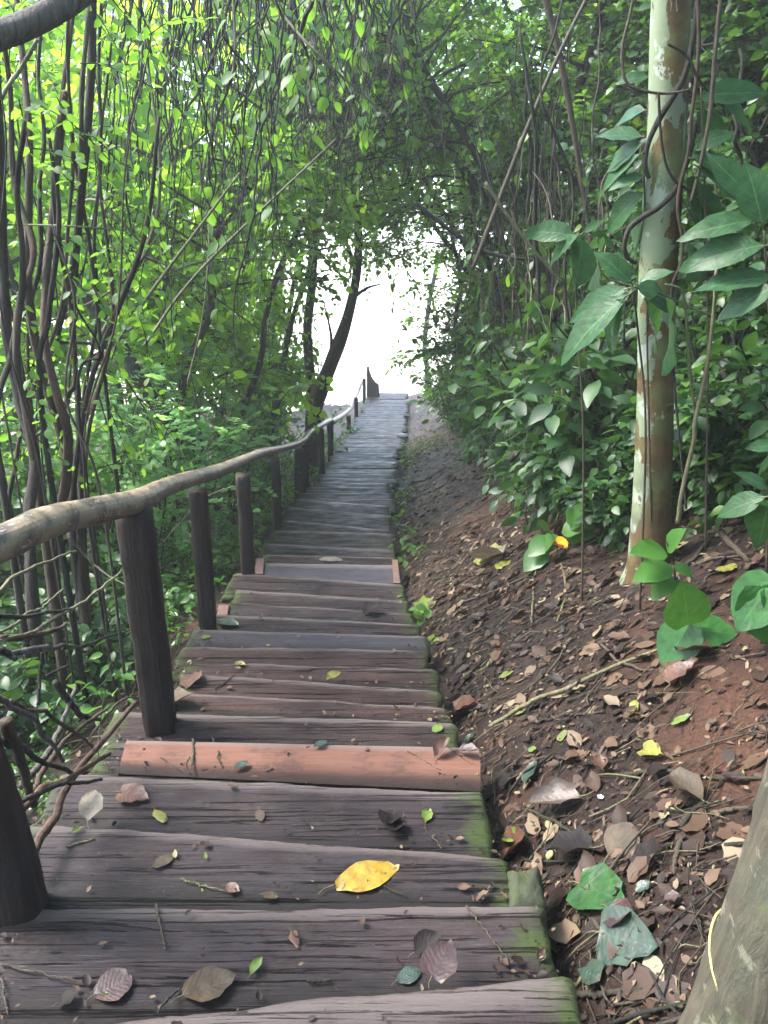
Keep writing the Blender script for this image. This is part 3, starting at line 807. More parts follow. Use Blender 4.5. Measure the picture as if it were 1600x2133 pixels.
def make_bush(name, seed, H, R_, nst, ns, leaf, kind, lm, bm='twig_dark', wid=1.0, slen=.3, nleaf=8, up=.35, droop=.3, pin=None, r=.012):
    "many stems fanning out of one stool"
    g = np.random.default_rng(seed)
    root = bpy.data.objects.new(name, None); COL.objects.link(root); root.empty_display_size = .1
    tb = MB(); cb = MB(); acc = []
    for k in range(nst):
        a = g.uniform(0, 6.28); q = g.random() ** .6
        h = H * g.uniform(.55, 1.0); end = np.array([math.cos(a) * R_ * q, math.sin(a) * R_ * q, h * (1 - .25 * q)])
        mid = end * np.array([.35, .35, .55]) + g.normal(0, .05 * H, 3)
        L = smooth_path([np.array([math.cos(a) * .06, math.sin(a) * .06, -.12]), mid, end], 9)
        tube(tb, L, [r, r * .7, r * .25], 5, 0)
        for s in range(ns):
            u = g.uniform(.2, 1) ** .75
            p = np.array([np.interp(u, np.linspace(0, 1, 9), L[:, c]) for c in range(3)])
            d2 = g.normal(0, .8, 3) + np.array([math.cos(a) * .5, math.sin(a) * .5, .25])
            if pin: tw = pinnate(acc, p, d2, slen * g.uniform(.7, 1.25), pin, leaf, g)
            else: tw = spray(acc, p, d2, slen * g.uniform(.6, 1.3), nleaf, leaf, g, droop, up)
            tube(cb, tw, [.003, .001], 3, 1, caps=False)
    flush(cb, acc, kind, 0, wid)
    tb.obj('stems', M[bm], root)
    cb.obj('foliage', [M[lm], M['twig_green' if lm in ('herb', 'mint', 'gloss') else 'twig_dark']], root)
    return root

PROTO = {
    'lime': make_tree('lime_leaved_tree', 1, 6.2, .05, 2.3, 1.9, 24, 17, .13, 'heart', 'lime', 'bark_dark', 1.0, .5, 7, up=.75, droop=.5, deadfrac=.10),
    'lime2': make_tree('lime_leaved_tree', 2, 6.8, .055, 2.5, 2.1, 24, 17, .12, 'heart', 'lime', 'bark_dark', 1.05, .55, 8, up=.75, droop=.5, deadfrac=.06),
    'mint': make_bush('feathery_shrub', 3, 2.6, 1.25, 20, 13, .055, 'round', 'mint', 'twig_brown', 1.25, .30, 0, pin=7),
    'mint2': make_bush('feathery_shrub', 4, 2.9, 1.1, 20, 13, .052, 'round', 'mint', 'twig_brown', 1.25, .28, 0, pin=7),
    'mid': make_tree('green_leaved_tree', 5, 5.6, .05, .5, 1.5, 28, 15, .105, 'ovate', 'mid', 'bark_dark', 1.0, .4, 9, up=.5),
    'mid2': make_tree('green_leaved_tree', 6, 5.2, .045, .4, 1.35, 28, 15, .09, 'ovate', 'mid', 'bark_brown', 1.0, .38, 9, up=.5),
    'dark': make_tree('dark_leaved_tree', 7, 5.4, .06, .2, 1.5, 30, 17, .082, 'ovate', 'dark', 'bark_dark', 1.0, .36, 9, up=.5),
    'dark2': make_tree('dark_leaved_tree', 8, 4.6, .05, .15, 1.35, 28, 17, .072, 'ovate', 'dark', 'bark_dark', 1.05, .34, 9, up=.5),
    'fine': make_tree('fine_leaved_tree', 9, 5.6, .06, .9, 1.7, 28, 17, .05, 'small', 'mid', 'bark_dark', 1.1, .4, 11, up=.6, droop=.45),
    'thick': make_bush('leafy_thicket', 10, 1.7, .95, 22, 8, .075, 'ovate', 'mid', 'twig_dark', 1.0, .26, 8),
    'thickdark': make_bush('leafy_thicket', 12, 1.8, .95, 22, 8, .07, 'ovate', 'dark', 'twig_dark', 1.0, .26, 8),
    'herb': make_bush('low_herb', 13, .62, .42, 12, 4, .055, 'ovate', 'herb', 'twig_green', 1.05, .16, 6, r=.004),
    'herb2': make_bush('low_herb', 14, .5, .42, 12, 4, .042, 'round', 'herb', 'twig_green', 1.1, .15, 7, r=.004),
    'slim': make_bush('narrow_leaved_plant', 15, .75, .5, 14, 4, .11, 'slim', 'dark', 'twig_green', 1.0, .2, 6, r=.005),
}
PROTO['arch'] = make_tree('arching_tree', 21, 5.8, .04, 2.9, 1.7, 28, 18, .095, 'ovate', 'mid', 'bark_dark', 1.0, .42, 9, lean=(1.9, 0), up=.5, droop=.45)
PROTO['archdark'] = make_tree('arching_tree', 22, 5.6, .04, 2.9, 1.6, 28, 18, .075, 'ovate', 'mid', 'bark_dark', 1.0, .40, 10, lean=(1.7, .2), up=.5, droop=.5)
PROTO['tall'] = make_tree('tall_tree', 23, 11.0, .10, 4.9, 2.9, 34, 20, .16, 'ovate', 'mid', 'bark_dark', 1.0, .6, 9, up=.5)
PROTO['wall'] = make_bush('leafy_shrub', 24, 3.0, 1.0, 26, 13, .115, 'ovate', 'mid', 'twig_dark', 1.0, .34, 8, up=.5)
PROTO['walldark'] = make_bush('leafy_shrub', 25, 3.2, 1.0, 26, 13, .10, 'ovate', 'dark', 'twig_dark', 1.0, .34, 8, up=.5)
PROTO['edge'] = make_bush('drooping_shrub', 27, 1.25, .62, 20, 8, .095, 'ovate', 'dark', 'twig_dark', 1.0, .30, 7, up=.5, droop=.6)
PROTO['edgedark'] = make_bush('drooping_shrub', 28, 1.3, .6, 20, 8, .13, 'lance', 'dark', 'twig_dark', 1.25, .30, 7, up=.5, droop=.6)
PROTO['wallfine'] = make_bush('leafy_shrub', 26, 2.8, 1.05, 26, 14, .065, 'ovate', 'dark', 'twig_dark', 1.05, .30, 9, up=.5)
USED = set()
SZ = {('arch', -1.9): 1.5, ('archdark', -2.0): 1.35, ('arch', -2.7): 1.45, ('archdark', 2.1): 1.02, ('arch', 2.2): 1.12, ('arch', -2.5): 1.15, ('arch', 1.9): .92, ('arch', -1.8): 1.22}
def plant(key, x, d, s, rz, label, cat, group, dz=0.0, sz=None):
    sz = sz or SZ.get((key, x), 1.0) * s
    p = PROTO[key]
    if key in USED: p = copy_tree(p)
    USED.add(key)
    p.location = (x, d, ground(x, d) - .02 + dz); p.scale = (s, s, sz or s); p.rotation_euler = (0, 0, rz)
    return tag(p, label, cat, group)

G_L = 'lime-leaved trees growing down the slope behind the handrail'
G_F = 'feathery shrubs behind the handrail'
G_R = 'green trees on the bank above the steps'
G_D = 'dark trees crowding the bank'
G_T = 'thickets along the top of the soil bank'
G_H = 'low herbs below the handrail'
TREES = [
    # slope behind the handrail
    ('lime', -3.3, 6.9, .95, .3, 'backlit lime-green tree with heart-shaped leaves just behind the tangle of tall bare stems', 'tree', G_L),
    ('lime2', -2.5, 8.2, .95, 1.9, 'backlit lime-green tree behind the thickest curtain of hanging vines', 'tree', G_L),
    ('lime', -4.5, 8.2, 1.0, 3.6, 'lime-green tree half hidden by the grooved limb in the upper corner', 'tree', G_L),
    ('lime2', -3.1, 9.6, 1.0, 4.4, 'yellow-green tree standing deeper down the slope, bright sky between its leaves', 'tree', G_L),
    ('lime', -2.8, 10.8, .9, 5.2, 'yellow-green tree rising behind the brown tangle of the arch', 'tree', G_L),
    ('lime2', -5.6, 11.0, 1.1, .9, 'pale sunlit tree farthest down the slope behind the bare stems', 'tree', G_L),
    ('mint', -1.9, 5.3, .84, .2, 'pale mint feathery shrub just over the handrail beside the second thin post', 'shrub', G_F),
    ('mint2', -1.85, 6.6, .92, 2.0, 'tall pale feathery shrub behind the middle of the handrail', 'shrub', G_F),
    ('mint', -2.9, 6.0, 1.0, 4.0, 'pale feathery shrub behind the dark crooked trunk', 'shrub', G_F),
    ('mint2', -2.6, 7.4, 1.1, 1.1, 'blurred pale shrub deeper in the trees behind the handrail', 'shrub', G_F),
    ('mint2', -1.8, 8.4, .9, 5.1, 'pale shrub standing before the forked leaning tree', 'shrub', G_F),
    ('mid', -2.9, 12.6, .95, 2.2, 'green tree screening the rail side of the bright opening', 'tree', G_R),
    ('fine', -2.5, 10.0, .95, 1.0, 'fine-leaved tree arching over the steps from the handrail side', 'tree', G_R),
    ('wall', -2.05, 12.4, 1.0, 1.1, 'leafy green shrub closing the rail side of the white opening', 'shrub', G_F, 0.0, 1.45),
    ('wall', -2.6, 15.5, 1.2, 3.1, 'hazy leafy shrub past the forked tree', 'shrub', G_F, 0.0, 1.5),
    ('herb', -1.35, 12.6, 1.4, 1.0, 'sunlit herb at the foot of the forked leaning tree', 'herb', G_H),
    ('herb2', -1.1, 15.2, 1.6, 4.0, 'sunlit herb beside the far posts of the handrail', 'herb', G_H),
    # bank above the steps
    ('mid', 1.75, 7.6, .95, .4, 'bright green tree leaning over the middle of the steps from the bank', 'tree', G_R),
    ('dark2', 2.3, 6.1, 1.0, 2.6, 'green tree behind the open tangle of dark stems on the bank', 'tree', G_R),
    ('dark', 2.6, 9.4, 1.05, 4.9, 'green tree higher on the bank behind the leaning one', 'tree', G_R),
    ('fine', 1.7, 10.6, 1.0, 3.3, 'fine-leaved tree arching over the steps from the bank side', 'tree', G_R),
    ('mid2', 1.5, 13.4, .95, .7, 'green tree at the top of the arch in front of the white opening', 'tree', G_R),
    ('lime2', 3.3, 8.4, .95, 2.4, 'yellow-green tree glowing behind the top of the spotted trunk', 'tree', G_R),
    ('lime', 4.2, 7.2, .9, 5.3, 'yellow-green tree in the gap beyond the spotted trunk', 'tree', G_R),
    ('dark', 1.85, 11.8, .85, 1.6, 'dark bluish tree whose foliage edges the bank side of the opening', 'tree', G_D),
    ('dark2', 1.75, 14.0, .85, 3.0, 'dark small-leaved tree beside the white opening, hanging low over the path', 'tree', G_D),
    ('dark', 2.6, 16.5, .95, 4.4, 'hazy dark tree at the far end of the soil bank', 'tree', G_D),
    ('dark2', 2.9, 7.4, 1.0, .2, 'dark tree filling the gloom behind the crossing stems', 'tree', G_D),
    ('dark', 2.5, 4.9, .85, 2.9, 'dark small-leaved tree just behind the spotted trunk', 'tree', G_D),
    ('dark2', 3.2, 5.2, 1.0, 5.0, 'dark tree in the deep shade beyond the spotted trunk', 'tree', G_D),
    ('dark', 4.3, 9.8, 1.15, 3.8, 'tall dark tree at the back of the bank', 'tree', G_D),
    ('dark2', 4.4, 6.3, 1.1, 1.3, 'dark tree at the edge of the picture past the broad-leaved plants', 'tree', G_D),
    ('thickdark', 1.75, 9.1, .75, .8, 'dark thicket under the leaning green tree at the top of the soil bank', 'thicket', G_T),
    ('thick', 1.55, 7.3, .55, 2.2, 'green thicket spilling down onto the red soil', 'thicket', G_T),
    ('thickdark', 1.75, 5.9, .62, 4.2, 'dark thicket between the red soil and the crossing stems', 'thicket', G_T),
    ('thick', 1.55, 11.0, .62, 5.5, 'green thicket at the mossy patch of the bank', 'thicket', G_T),
    ('thick', 1.62, 17.6, .8, .1, 'sunlit thicket at the far end of the bank by the opening', 'thicket', G_T),
    ('thickdark', 1.95, 4.6, .6, 1.2, 'dark thicket low behind the spotted trunk', 'thicket', G_T),
    ('thickdark', 2.5, 3.9, .7, 3.3, 'dark thicket in the shade under the broad-leaved plants', 'thicket', G_T),
    ('slim', 1.42, 6.5, .62, .5, 'narrow-leaved plant fanning over the edge of the soil bank', 'plant', G_T),
    ('slim', 1.5, 5.3, .6, 2.5, 'narrow-leaved plant with drooping pale blades near the orange flower', 'plant', G_T),
    ('herb', 1.32, 4.55, .5, 1.8, 'low bright herb beside the orange flower', 'herb', G_T),
    # low growth under and behind the rail
    ('herb', -1.55, 4.4, .95, .4, 'bright low herb between the second and third dark posts', 'herb', G_H),
    ('herb2', -1.35, 5.4, 1.0, 2.4, 'small-leaved herb beside the foot of the fourth dark post', 'herb', G_H),
    ('herb', -1.9, 3.6, .85, 3.4, 'low herb behind the first tall dark post', 'herb', G_H),
    ('herb2', -2.3, 4.7, 1.3, 5.1, 'small-leaved herb under the pale feathery shrub', 'herb', G_H),
    ('herb', -1.5, 6.7, 1.1, 5.8, 'green herb along the handrail beside the pair of posts', 'herb', G_H),
    ('herb2', -1.45, 8.3, 1.2, .9, 'herb in the shade behind the pair of posts', 'herb', G_H),
    ('herb2', -2.1, 2.9, .8, 1.5, 'small-leaved herb beside the dead branches', 'herb', G_H),
    ('herb', -2.9, 4.0, 1.2, 2.8, 'low herb at the foot of the bare stems', 'herb', G_H),
    ('herb', -1.28, 2.5, .42, 4.1, 'small fresh green herb beside the first tall post', 'herb', G_H),
    ('herb2', -1.1, 1.98, .4, .5, 'little green plant among dead branches beside the orange board', 'herb', G_H),
    ('thick', -2.6, 5.4, .85, 1.7, 'leafy green thicket at the base of the lime-green trees', 'thicket', G_H),
    ('thick', -1.75, 9.0, .8, 3.9, 'leafy green thicket behind the handrail before it bends', 'thicket', G_H),
    ('thickdark', -3.4, 5.0, 1.0, .6, 'dark thicket behind the bare stems', 'thicket', G_H),
    ('thickdark', -1.75, 11.0, .95, 2.9, 'dark thicket at the foot of the forked tree', 'thicket', G_H),
    ('archdark', 1.9, 9.0, .95, 3.0, 'dark tree leaning from the bank opposite the brown tangle', 'tree', 'trees leaning together into the arch'),
    ('arch', -2.7, 11.6, 1.05, .0, 'green tree leaning in behind the brown tangle', 'tree', 'trees leaning together into the arch'),
    ('archdark', 1.85, 11.4, .95, 3.0, 'green tree on the bank fringing the top of the white opening', 'tree', 'trees leaning together into the arch', 0.0, .9),
    ('arch', -1.8, 11.6, 1.0, .1, 'green tree leaning from beside the forked trunk over the top of the opening', 'tree', 'trees leaning together into the arch'),
    ('arch', 2.2, 14.5, 1.1, 3.1, 'green tree whose leaning crown hangs over the end of the steps', 'tree', 'trees leaning together into the arch'),
    ('tall', -3.7, 25.5, 1.0, .3, 'tall hazy tree beyond the opening on the rail side', 'tree', 'tall trees beyond the bright opening'),
    ('tall', 2.7, 27.0, 1.0, 2.3, 'tall hazy tree beyond the opening on the bank side', 'tree', 'tall trees beyond the bright opening'),
    ('tall', 5.2, 24.5, 1.0, 4.3, 'tall hazy tree farther to the bank side of the opening', 'tree', 'tall trees beyond the bright opening'),
    ('tall', -7.2, 24.0, 1.0, 5.3, 'tall hazy tree farther to the rail side of the opening', 'tree', 'tall trees beyond the bright opening'),
    # leafy wall along the bank
    ('walldark', 2.25, 3.6, .72, .5, 'dark shrub filling the shade between the spotted trunk and the largest broad leaves', 'shrub', 'shrubs walling the bank'),
    ('walldark', 1.75, 5.2, .72, 1.5, 'deep green shrub just past the spotted trunk, on its path side', 'shrub', 'shrubs walling the bank'),
    ('walldark', 2.2, 6.4, .85, 2.5, 'dark shrub in the middle of the tangle of stems', 'shrub', 'shrubs walling the bank'),
    ('wall', 1.72, 7.0, .70, 3.5, 'bright shrub drooping onto the red soil', 'shrub', 'shrubs walling the bank'),
    ('wallfine', 1.75, 8.3, .85, 4.5, 'fine-leaved dark shrub at the top of the red soil', 'shrub', 'shrubs walling the bank'),
    ('wall', 2.1, 9.7, .95, 5.5, 'tall mid-green shrub under the leaning green tree', 'shrub', 'shrubs walling the bank'),
    ('wallfine', 1.62, 10.3, .85, .9, 'fine-leaved dark shrub just before the mossy patch', 'shrub', 'shrubs walling the bank'),
    ('wallfine', 1.7, 12.2, .95, 1.9, 'bluish fine-leaved shrub above the mossy patch', 'shrub', 'shrubs walling the bank'),
    ('wallfine', 1.75, 14.6, 1.1, 2.9, 'bluish shrub bulging toward the white opening', 'shrub', 'shrubs walling the bank'),
    ('wallfine', 1.3, 13.4, .9, 4.2, 'bluish fine-leaved shrub closest to the white opening', 'shrub', 'shrubs walling the bank'),
    ('wallfine', 1.95, 16.6, 1.15, 3.9, 'hazy fine-leaved shrub at the end of the bank', 'shrub', 'shrubs walling the bank'),
    ('walldark', 3.0, 4.4, .95, 4.9, 'dark shrub behind the broad-leaved plants at the picture edge', 'shrub', 'shrubs walling the bank'),
    ('walldark', 2.7, 5.6, 1.05, .2, 'deep green shrub high behind the spotted trunk', 'shrub', 'shrubs walling the bank'),
    ('walldark', 2.9, 8.0, 1.15, 1.2, 'dark shrub high on the bank behind the tangle', 'shrub', 'shrubs walling the bank'),
    ('wall', 2.5, 11.6, 1.15, 2.2, 'mid-green shrub high behind the fine-leaved ones', 'shrub', 'shrubs walling the bank'),
    ('walldark', 2.6, 13.6, 1.2, 3.2, 'dark shrub high behind the bluish one', 'shrub', 'shrubs walling the bank'),
    # unseen trees added round the camera, their crowns shading the nearest steps
    ('mid', 2.6, 1.2, 1.25, .5, 'unseen tall green tree overhanging the nearest steps from the bank', 'tree', G_R),
    ('mid2', 2.9, -1.6, 1.3, 1.9, 'unseen green tree on the bank at the top of the steps', 'tree', G_R),
    ('dark', 3.6, 2.8, 1.1, 2.2, 'unseen dark tree up the bank beyond the mossy trunk', 'tree', G_D),
    ('archdark', 2.0, .2, 1.15, 3.0, 'unseen dark tree leaning over the topmost steps', 'tree', 'trees leaning together into the arch'),
    ('lime', -2.8, -.8, 1.05, 2.4, 'unseen lime-green tree beside the topmost steps', 'tree', G_L),
    ('mid', -1.6, -3.2, 1.15, .9, 'unseen green tree behind the topmost step', 'tree', G_R),
    ('dark2', 1.2, -3.6, 1.3, 4.0, 'unseen dark tree behind the topmost step', 'tree', G_D),
    # trees leaning together into the arch over the steps
    ('arch', -2.3, 7.2, .95, .1, 'slender tree leaning from the rail side, its crown the near edge of the leafy arch', 'tree', 'trees leaning together into the arch'),
    ('archdark', 1.7, 7.8, .95, 3.3, 'slender dark tree leaning from the bank, its crown the near edge of the arch', 'tree', 'trees leaning together into the arch'),
    ('archdark', -2.0, 10.2, .95, -.2, 'dark tree leaning from the rail side into the middle of the arch', 'tree', 'trees leaning together into the arch'),
    ('arch', 1.9, 10.4, 1.0, 2.95, 'tree leaning from the bank into the middle of the arch', 'tree', 'trees leaning together into the arch'),
    ('arch', -1.9, 13.0, 1.0, .25, 'tree leaning from behind the forked trunk, top of the arch by the white opening', 'tree', 'trees leaning together into the arch'),
    ('archdark', 2.1, 12.8, 1.0, 3.2, 'tree leaning from the bank over the last visible steps', 'tree', 'trees leaning together into the arch'),
    ('thickdark', 1.35, 4.9, .5, .3, 'low dark thicket close to the orange flower, edging the bare soil', 'thicket', G_T),
    ('thick', 1.25, 6.2, .42, 5.3, 'low green thicket with drooping shoots edging the bare soil', 'thicket', G_T),
    ('thickdark', 1.3, 8.3, .5, 2.6, 'low dark thicket at the top edge of the red soil', 'thicket', G_T),
    ('thickdark', 1.3, 12.6, .65, 1.0, 'dark thicket just past the mossy patch', 'thicket', G_T),
    ('thick', 1.35, 14.8, .7, 4.0, 'thicket hanging over the bank under the dark small-leaved tree', 'thicket', G_T),
]
for t in TREES: plant(*t)
# growth at the very edge of the bare soil, its foot where the photograph shows it
for key, px, py, s, lab, cat in [
    ('wallfine', 985, 905, .5, 'small fine-leaved shrub hanging over the red soil farthest along the bank', 'shrub'),
    ('edge', 1020, 945, .95, 'drooping mid-green shrub over the top of the red soil', 'shrub'),
    ('edgedark', 1075, 985, .9, 'drooping dark long-leaved shrub over the middle of the red soil', 'shrub'),
    ('slim', 1100, 1020, .8, 'narrow-leaved plant with its blades spread over the litter', 'plant'),
    ('edge', 1140, 1035, .8, 'drooping mid-green shrub just above the orange flower', 'shrub'),
    ('edgedark', 1215, 1085, .7, 'drooping dark shrub close behind the orange flower', 'shrub'),
    ('edge', 1285, 1120, .62, 'drooping mid-green shrub touching the foot of the spotted trunk', 'shrub'),
    ('edge', 1180, 1000, 1.2, 'larger drooping mid-green shrub above the orange flower', 'shrub'),
    ('edgedark', 1270, 1050, 1.1, 'larger drooping dark shrub on the path side of the spotted trunk', 'shrub'),
    ('edgedark', 960, 880, 1.15, 'drooping dark shrub near the mossy patch of the bank', 'shrub'),
    ('edgedark', 1450, 1060, .62, 'drooping dark shrub just past the spotted trunk', 'shrub'),
    ('edge', 1530, 1060, .6, 'drooping mid-green shrub below the low broad-leaved plant', 'shrub'),
    ('edgedark', 1610, 1050, .7, 'drooping dark shrub at the picture edge under the broad leaves', 'shrub'),
    ('walldark', 1500, 980, .6, 'dark shrub in the shade behind the climbing stems', 'shrub'),
]:
    p = hit_ground(px, py); plant(key, p[0], p[1], s, px * .37, lab, cat, 'growth edging the bare soil')
for key, x, dd, s, lab in [
    ('edgedark', -1.55, 2.35, .55, 'drooping dark shrub in the tangle of dead branches'),
    ('edge', -1.9, 2.9, .7, 'drooping shrub just behind the tangle of dead branches'),
    ('edgedark', -1.45, 3.2, .5, 'drooping dark shrub between the first two tall posts'),
    ('edge', -1.75, 3.9, .75, 'drooping shrub behind the second tall post'),
    ('thickdark', -1.75, 1.75, .4, 'dark low thicket behind the speckled post'),
    ('edge', -1.5, 1.5, .35, 'small drooping shrub at the picture edge behind the speckled post'),
    ('thick', -1.6, 4.9, .5, 'green thicket behind the third tall post'),
]:
    plant(key, x, dd, s, x * 7, lab, 'shrub', 'shrubs below the near end of the handrail')
plant('walldark', -2.9, 4.3, .85, .7, 'dark shrub in the shade right behind the bare stems', 'shrub', 'shrubs behind the bare stems')
plant('walldark', -3.7, 5.2, .95, 2.7, 'larger dark shrub behind the bare stems toward the lime-green trees', 'shrub', 'shrubs behind the bare stems')
plant('wall', -2.1, 4.9, .62, 4.7, 'mid-green shrub between the bare stems and the feathery shrub', 'shrub', 'shrubs behind the bare stems')
# the wood behind, trees that nothing in the picture tells apart
WOOD = [('lime2', -7.5, 9.5), ('mid', -7.0, 13.0), ('lime', -4.6, 13.5), ('lime2', -8.5, 16.5), ('mid', -5.8, 17.5), ('lime', -3.8, 18.5)]
WOODR = [('dark', 5.6, 8.2), ('dark', 5.2, 11.5), ('dark2', 3.6, 12.2), ('dark', 4.6, 14.5), ('dark', 3.4, 15.0), ('mid', 6.6, 13.0), ('dark2', 6.2, 6.2), ('dark', 5.0, 17.5), ('mid', 7.6, 9.6), ('dark2', 3.3, 10.2), ('dark', 4.0, 4.6), ('dark2', 5.4, 4.8), ('dark', 3.5, 6.4), ('dark', 2.5, 7.1), ('dark2', 2.9, 6.0), ('dark', 2.2, 8.6), ('dark', 3.3, 7.8), ('dark2', 2.3, 5.6), ('dark', 3.6, 5.6), ('dark2', 3.0, 9.2)]
for k, (key, x, d) in enumerate(WOOD): plant(key, x, d, 1.15, k * 1.7, 'tree of the sunlit wood far down the slope behind the handrail', 'tree', 'sunlit wood down the slope')
for k, (key, x, d) in enumerate(WOODR): plant(key, x, d, 1.15, k * 2.1, 'shaded tree of the dense wood at the back of the bank', 'tree', 'dense wood at the back of the bank')
# ------------------------------------------------------------------ trunks, stems and lianas placed from the photograph
def line3(pts, d):
    "pixels to world, at one forward distance or one per point"
    return np.array([at(p[0], p[1], d if np.isscalar(d) else d[k]) for k, p in enumerate(pts)])
def solo(name, P, r, mat, label, cat, group=None, sides=8, n=40, wob=.06, seed=0, kink=0.0):
    P = np.asarray(P); o0 = P[np.argmin(P[:, 2])]
    if kink:
        gg = np.random.default_rng(seed + 900); L = np.linalg.norm(P[-1] - P[0]); P = smooth_path(P, 7)
        K = gg.normal(0, kink * L * 1.6, P.shape); K[0] = 0; K[-1] *= .5; P = P + K
        tt = np.linspace(0, 6, 25); P = np.stack([np.interp(tt, np.arange(7), P[:, q]) for q in range(3)], 1) + gg.normal(0, .0012, (25, 3)); n = None
    mb = MB(); tube(mb, P - o0, r, sides, 0, n=n, wob=wob, seed=seed)
    return tag(mb.obj(name, M[mat], None, o0), label, cat, group)

# --- the spotted trunk
def spotted_tree():
    D = float(hit_ground(1345, 1192)[1]); F = D / 2.65
    C = line3([(1350, 1215), (1354, 1165), (1360, 1000), (1366, 800), (1369, 600), (1387, 300), (1398, 0), (1410, -330), (1424, -800)], D)
    base = C[0].copy(); base[2] = ground(base[0], base[1]) - .08; C = np.vstack([[base], C[1:]])
    root = thing('spotted_tree', 'straight tree with pale and rust-brown patched bark standing on the soil bank', 'tree', base)
    mb = MB(); tube(mb, C - base, np.array([.105, .083, .068, .062, .061, .060, .058, .055, .05, .045]) * F, 28, 0, n=70, wob=.018, seed=3)
    mb.obj('trunk', M['spotted'], root)
    # crown high above the picture
    g = np.random.default_rng(77); cb = MB(); acc = []; tp = C[-1] - base
    for k in range(9):
        a = k * 2.4; L = limb_path(tp - [0, 0, .5 * g.random()], [math.cos(a), math.sin(a), .7], 1.3, g, .2)
        tube(cb, L, [.018, .006], 5, 1, n=10)
        for s in range(9):
            p = L[g.integers(2, len(L))]; tube(cb, spray(acc, p, L[-1] - L[0] + g.normal(0, .6, 3), .4, 8, .11, g), [.004, .002], 3, 1, caps=False)
    flush(cb, acc, 'ovate'); cb.obj('crown', [M['mid'], M['twig_dark']], root)
    LI = [
        ([(1462, -60), (1442, 90), (1425, 160), (1400, 205), (1372, 250), (1350, 300), (1344, 345), (1352, 372)], .014, 'twig_dark', 'thick dark liana crossing the upper spotted trunk'),
        ([(1450, 250), (1436, 320), (1410, 390), (1375, 430), (1335, 455), (1310, 478), (1301, 510), (1306, 535), (1325, 548)], .013, 'bark_dark', 'dark liana curling off the spotted trunk in a loop'),
        ([(1328, -40), (1310, 40), (1297, 95), (1298, 150), (1312, 178), (1345, 190), (1390, 195), (1436, 187)], .007, 'twig_brown', 'thin bare liana bent like a hook above the spotted trunk'),
        ([(1372, 192), (1375, 260), (1384, 330), (1402, 372), (1425, 390), (1452, 405)], .0065, 'twig_dark', 'thin dark twig hanging across the pale bark'),
        ([(1450, -60), (1456, 60), (1452, 150), (1440, 250), (1434, 320), (1416, 390), (1412, 440), (1422, 500), (1418, 550), (1402, 590), (1398, 650)], .009, 'bark_brown', 'brown liana running down the shaded edge of the spotted trunk'),
        ([(1392, 92), (1420, 108), (1440, 130), (1452, 160), (1475, 190)], .006, 'twig_dark', 'short dark twig arching over the spotted trunk'),
        ([(1400, 590), (1398, 650), (1402, 760), (1412, 880), (1430, 1060)], .007, 'bark_dark', 'dark liana below the broad leaves beside the trunk'),
        ([(1505, -40), (1490, 110), (1480, 230), (1462, 330), (1440, 420)], .010, 'twig_brown', 'grey-brown liana leaning toward the spotted trunk'),
    ]
    for k, (pts, r, m, lab) in enumerate(LI):
        solo('liana', line3(pts, D - .082 * F - .010 * k), np.array([r, r * 1.05, r * .8]) * .68, m, lab, 'liana', 'lianas on the spotted trunk', 8, 46, .07, k)
spotted_tree()

# --- the mossy trunk in the lower corner with its yellow string
def mossy_trunk():
    P = np.array([at(1580, 2190, .9), at(1598, 2100, .91), at(1674, 1850, .93), at(1748, 1620, .95)])
    t = P[-1] - P[1]; ext = [P[-1] + t * 1.0 + [0, 0, .2], P[-1] + t * 1.2 + [0, 0, 1.4], P[-1] + t * 1.1 + [.05, 0, 3.6]]
    base = P[0].copy(); base[2] = ground(base[0], base[1]) - .1; P[0] = base
    root = thing('mossy_tree', 'thick mossy grey-brown leaning trunk with a yellow string round its foot', 'tree', base)
    Q = np.vstack([P, ext]); mb = MB(); tube(mb, Q - base, [.13, .108, .095, .095, .093, .085, .06], 30, 0, n=80, wob=.022, seed=9)
    mb.obj('trunk', M['bark_mossy'], root)
    g = np.random.default_rng(78); cb = MB(); acc = []; tp = Q[-1] - base
    for k in range(8):
        a = k * 2.4; L = limb_path(tp - [0, 0, .4 * g.random()], [math.cos(a), math.sin(a), .6], 1.1, g, .2)
        tube(cb, L, [.018, .006], 5, 1, n=10)
        for s in range(7):
            p = L[g.integers(2, len(L))]; tube(cb, spray(acc, p, L[-1] - L[0] + g.normal(0, .6, 3), .4, 8, .11, g), [.004, .002], 3, 1, caps=False)
    flush(cb, acc, 'ovate'); cb.obj('crown', [M['mid'], M['twig_dark']], root)
    # string: a turn round the trunk that slips down the near side
    S = smooth_path(Q, 80); i = int(np.argmin(np.linalg.norm(S - at(1600, 2030, .91), axis=1))); c = S[i]; r = .101
    pts = []
    view = unit(np.array([c[0], c[1], 0])); side = np.array([-view[1], view[0], 0])
    for a in np.linspace(-.55, 2 * math.pi - .75, 34):
        u = math.cos(a) * side + math.sin(a) * -view
        pts.append(c + u * (r + .004) + np.array([0, 0, .035 - .07 * max(0, math.sin(a + .2)) ** 1.2 + .006 * math.sin(3 * a)]))
    pts.append(pts[-1] + np.array([.02, -.01, -.06])); pts.append(pts[-1] + np.array([.02, .0, -.08]))
    o = solo('string', [np.array(p) for p in pts], [.0022], 'string', 'yellow string tied round the foot of the mossy trunk', 'string', None, 6, 110, .1, 4)
mossy_trunk()

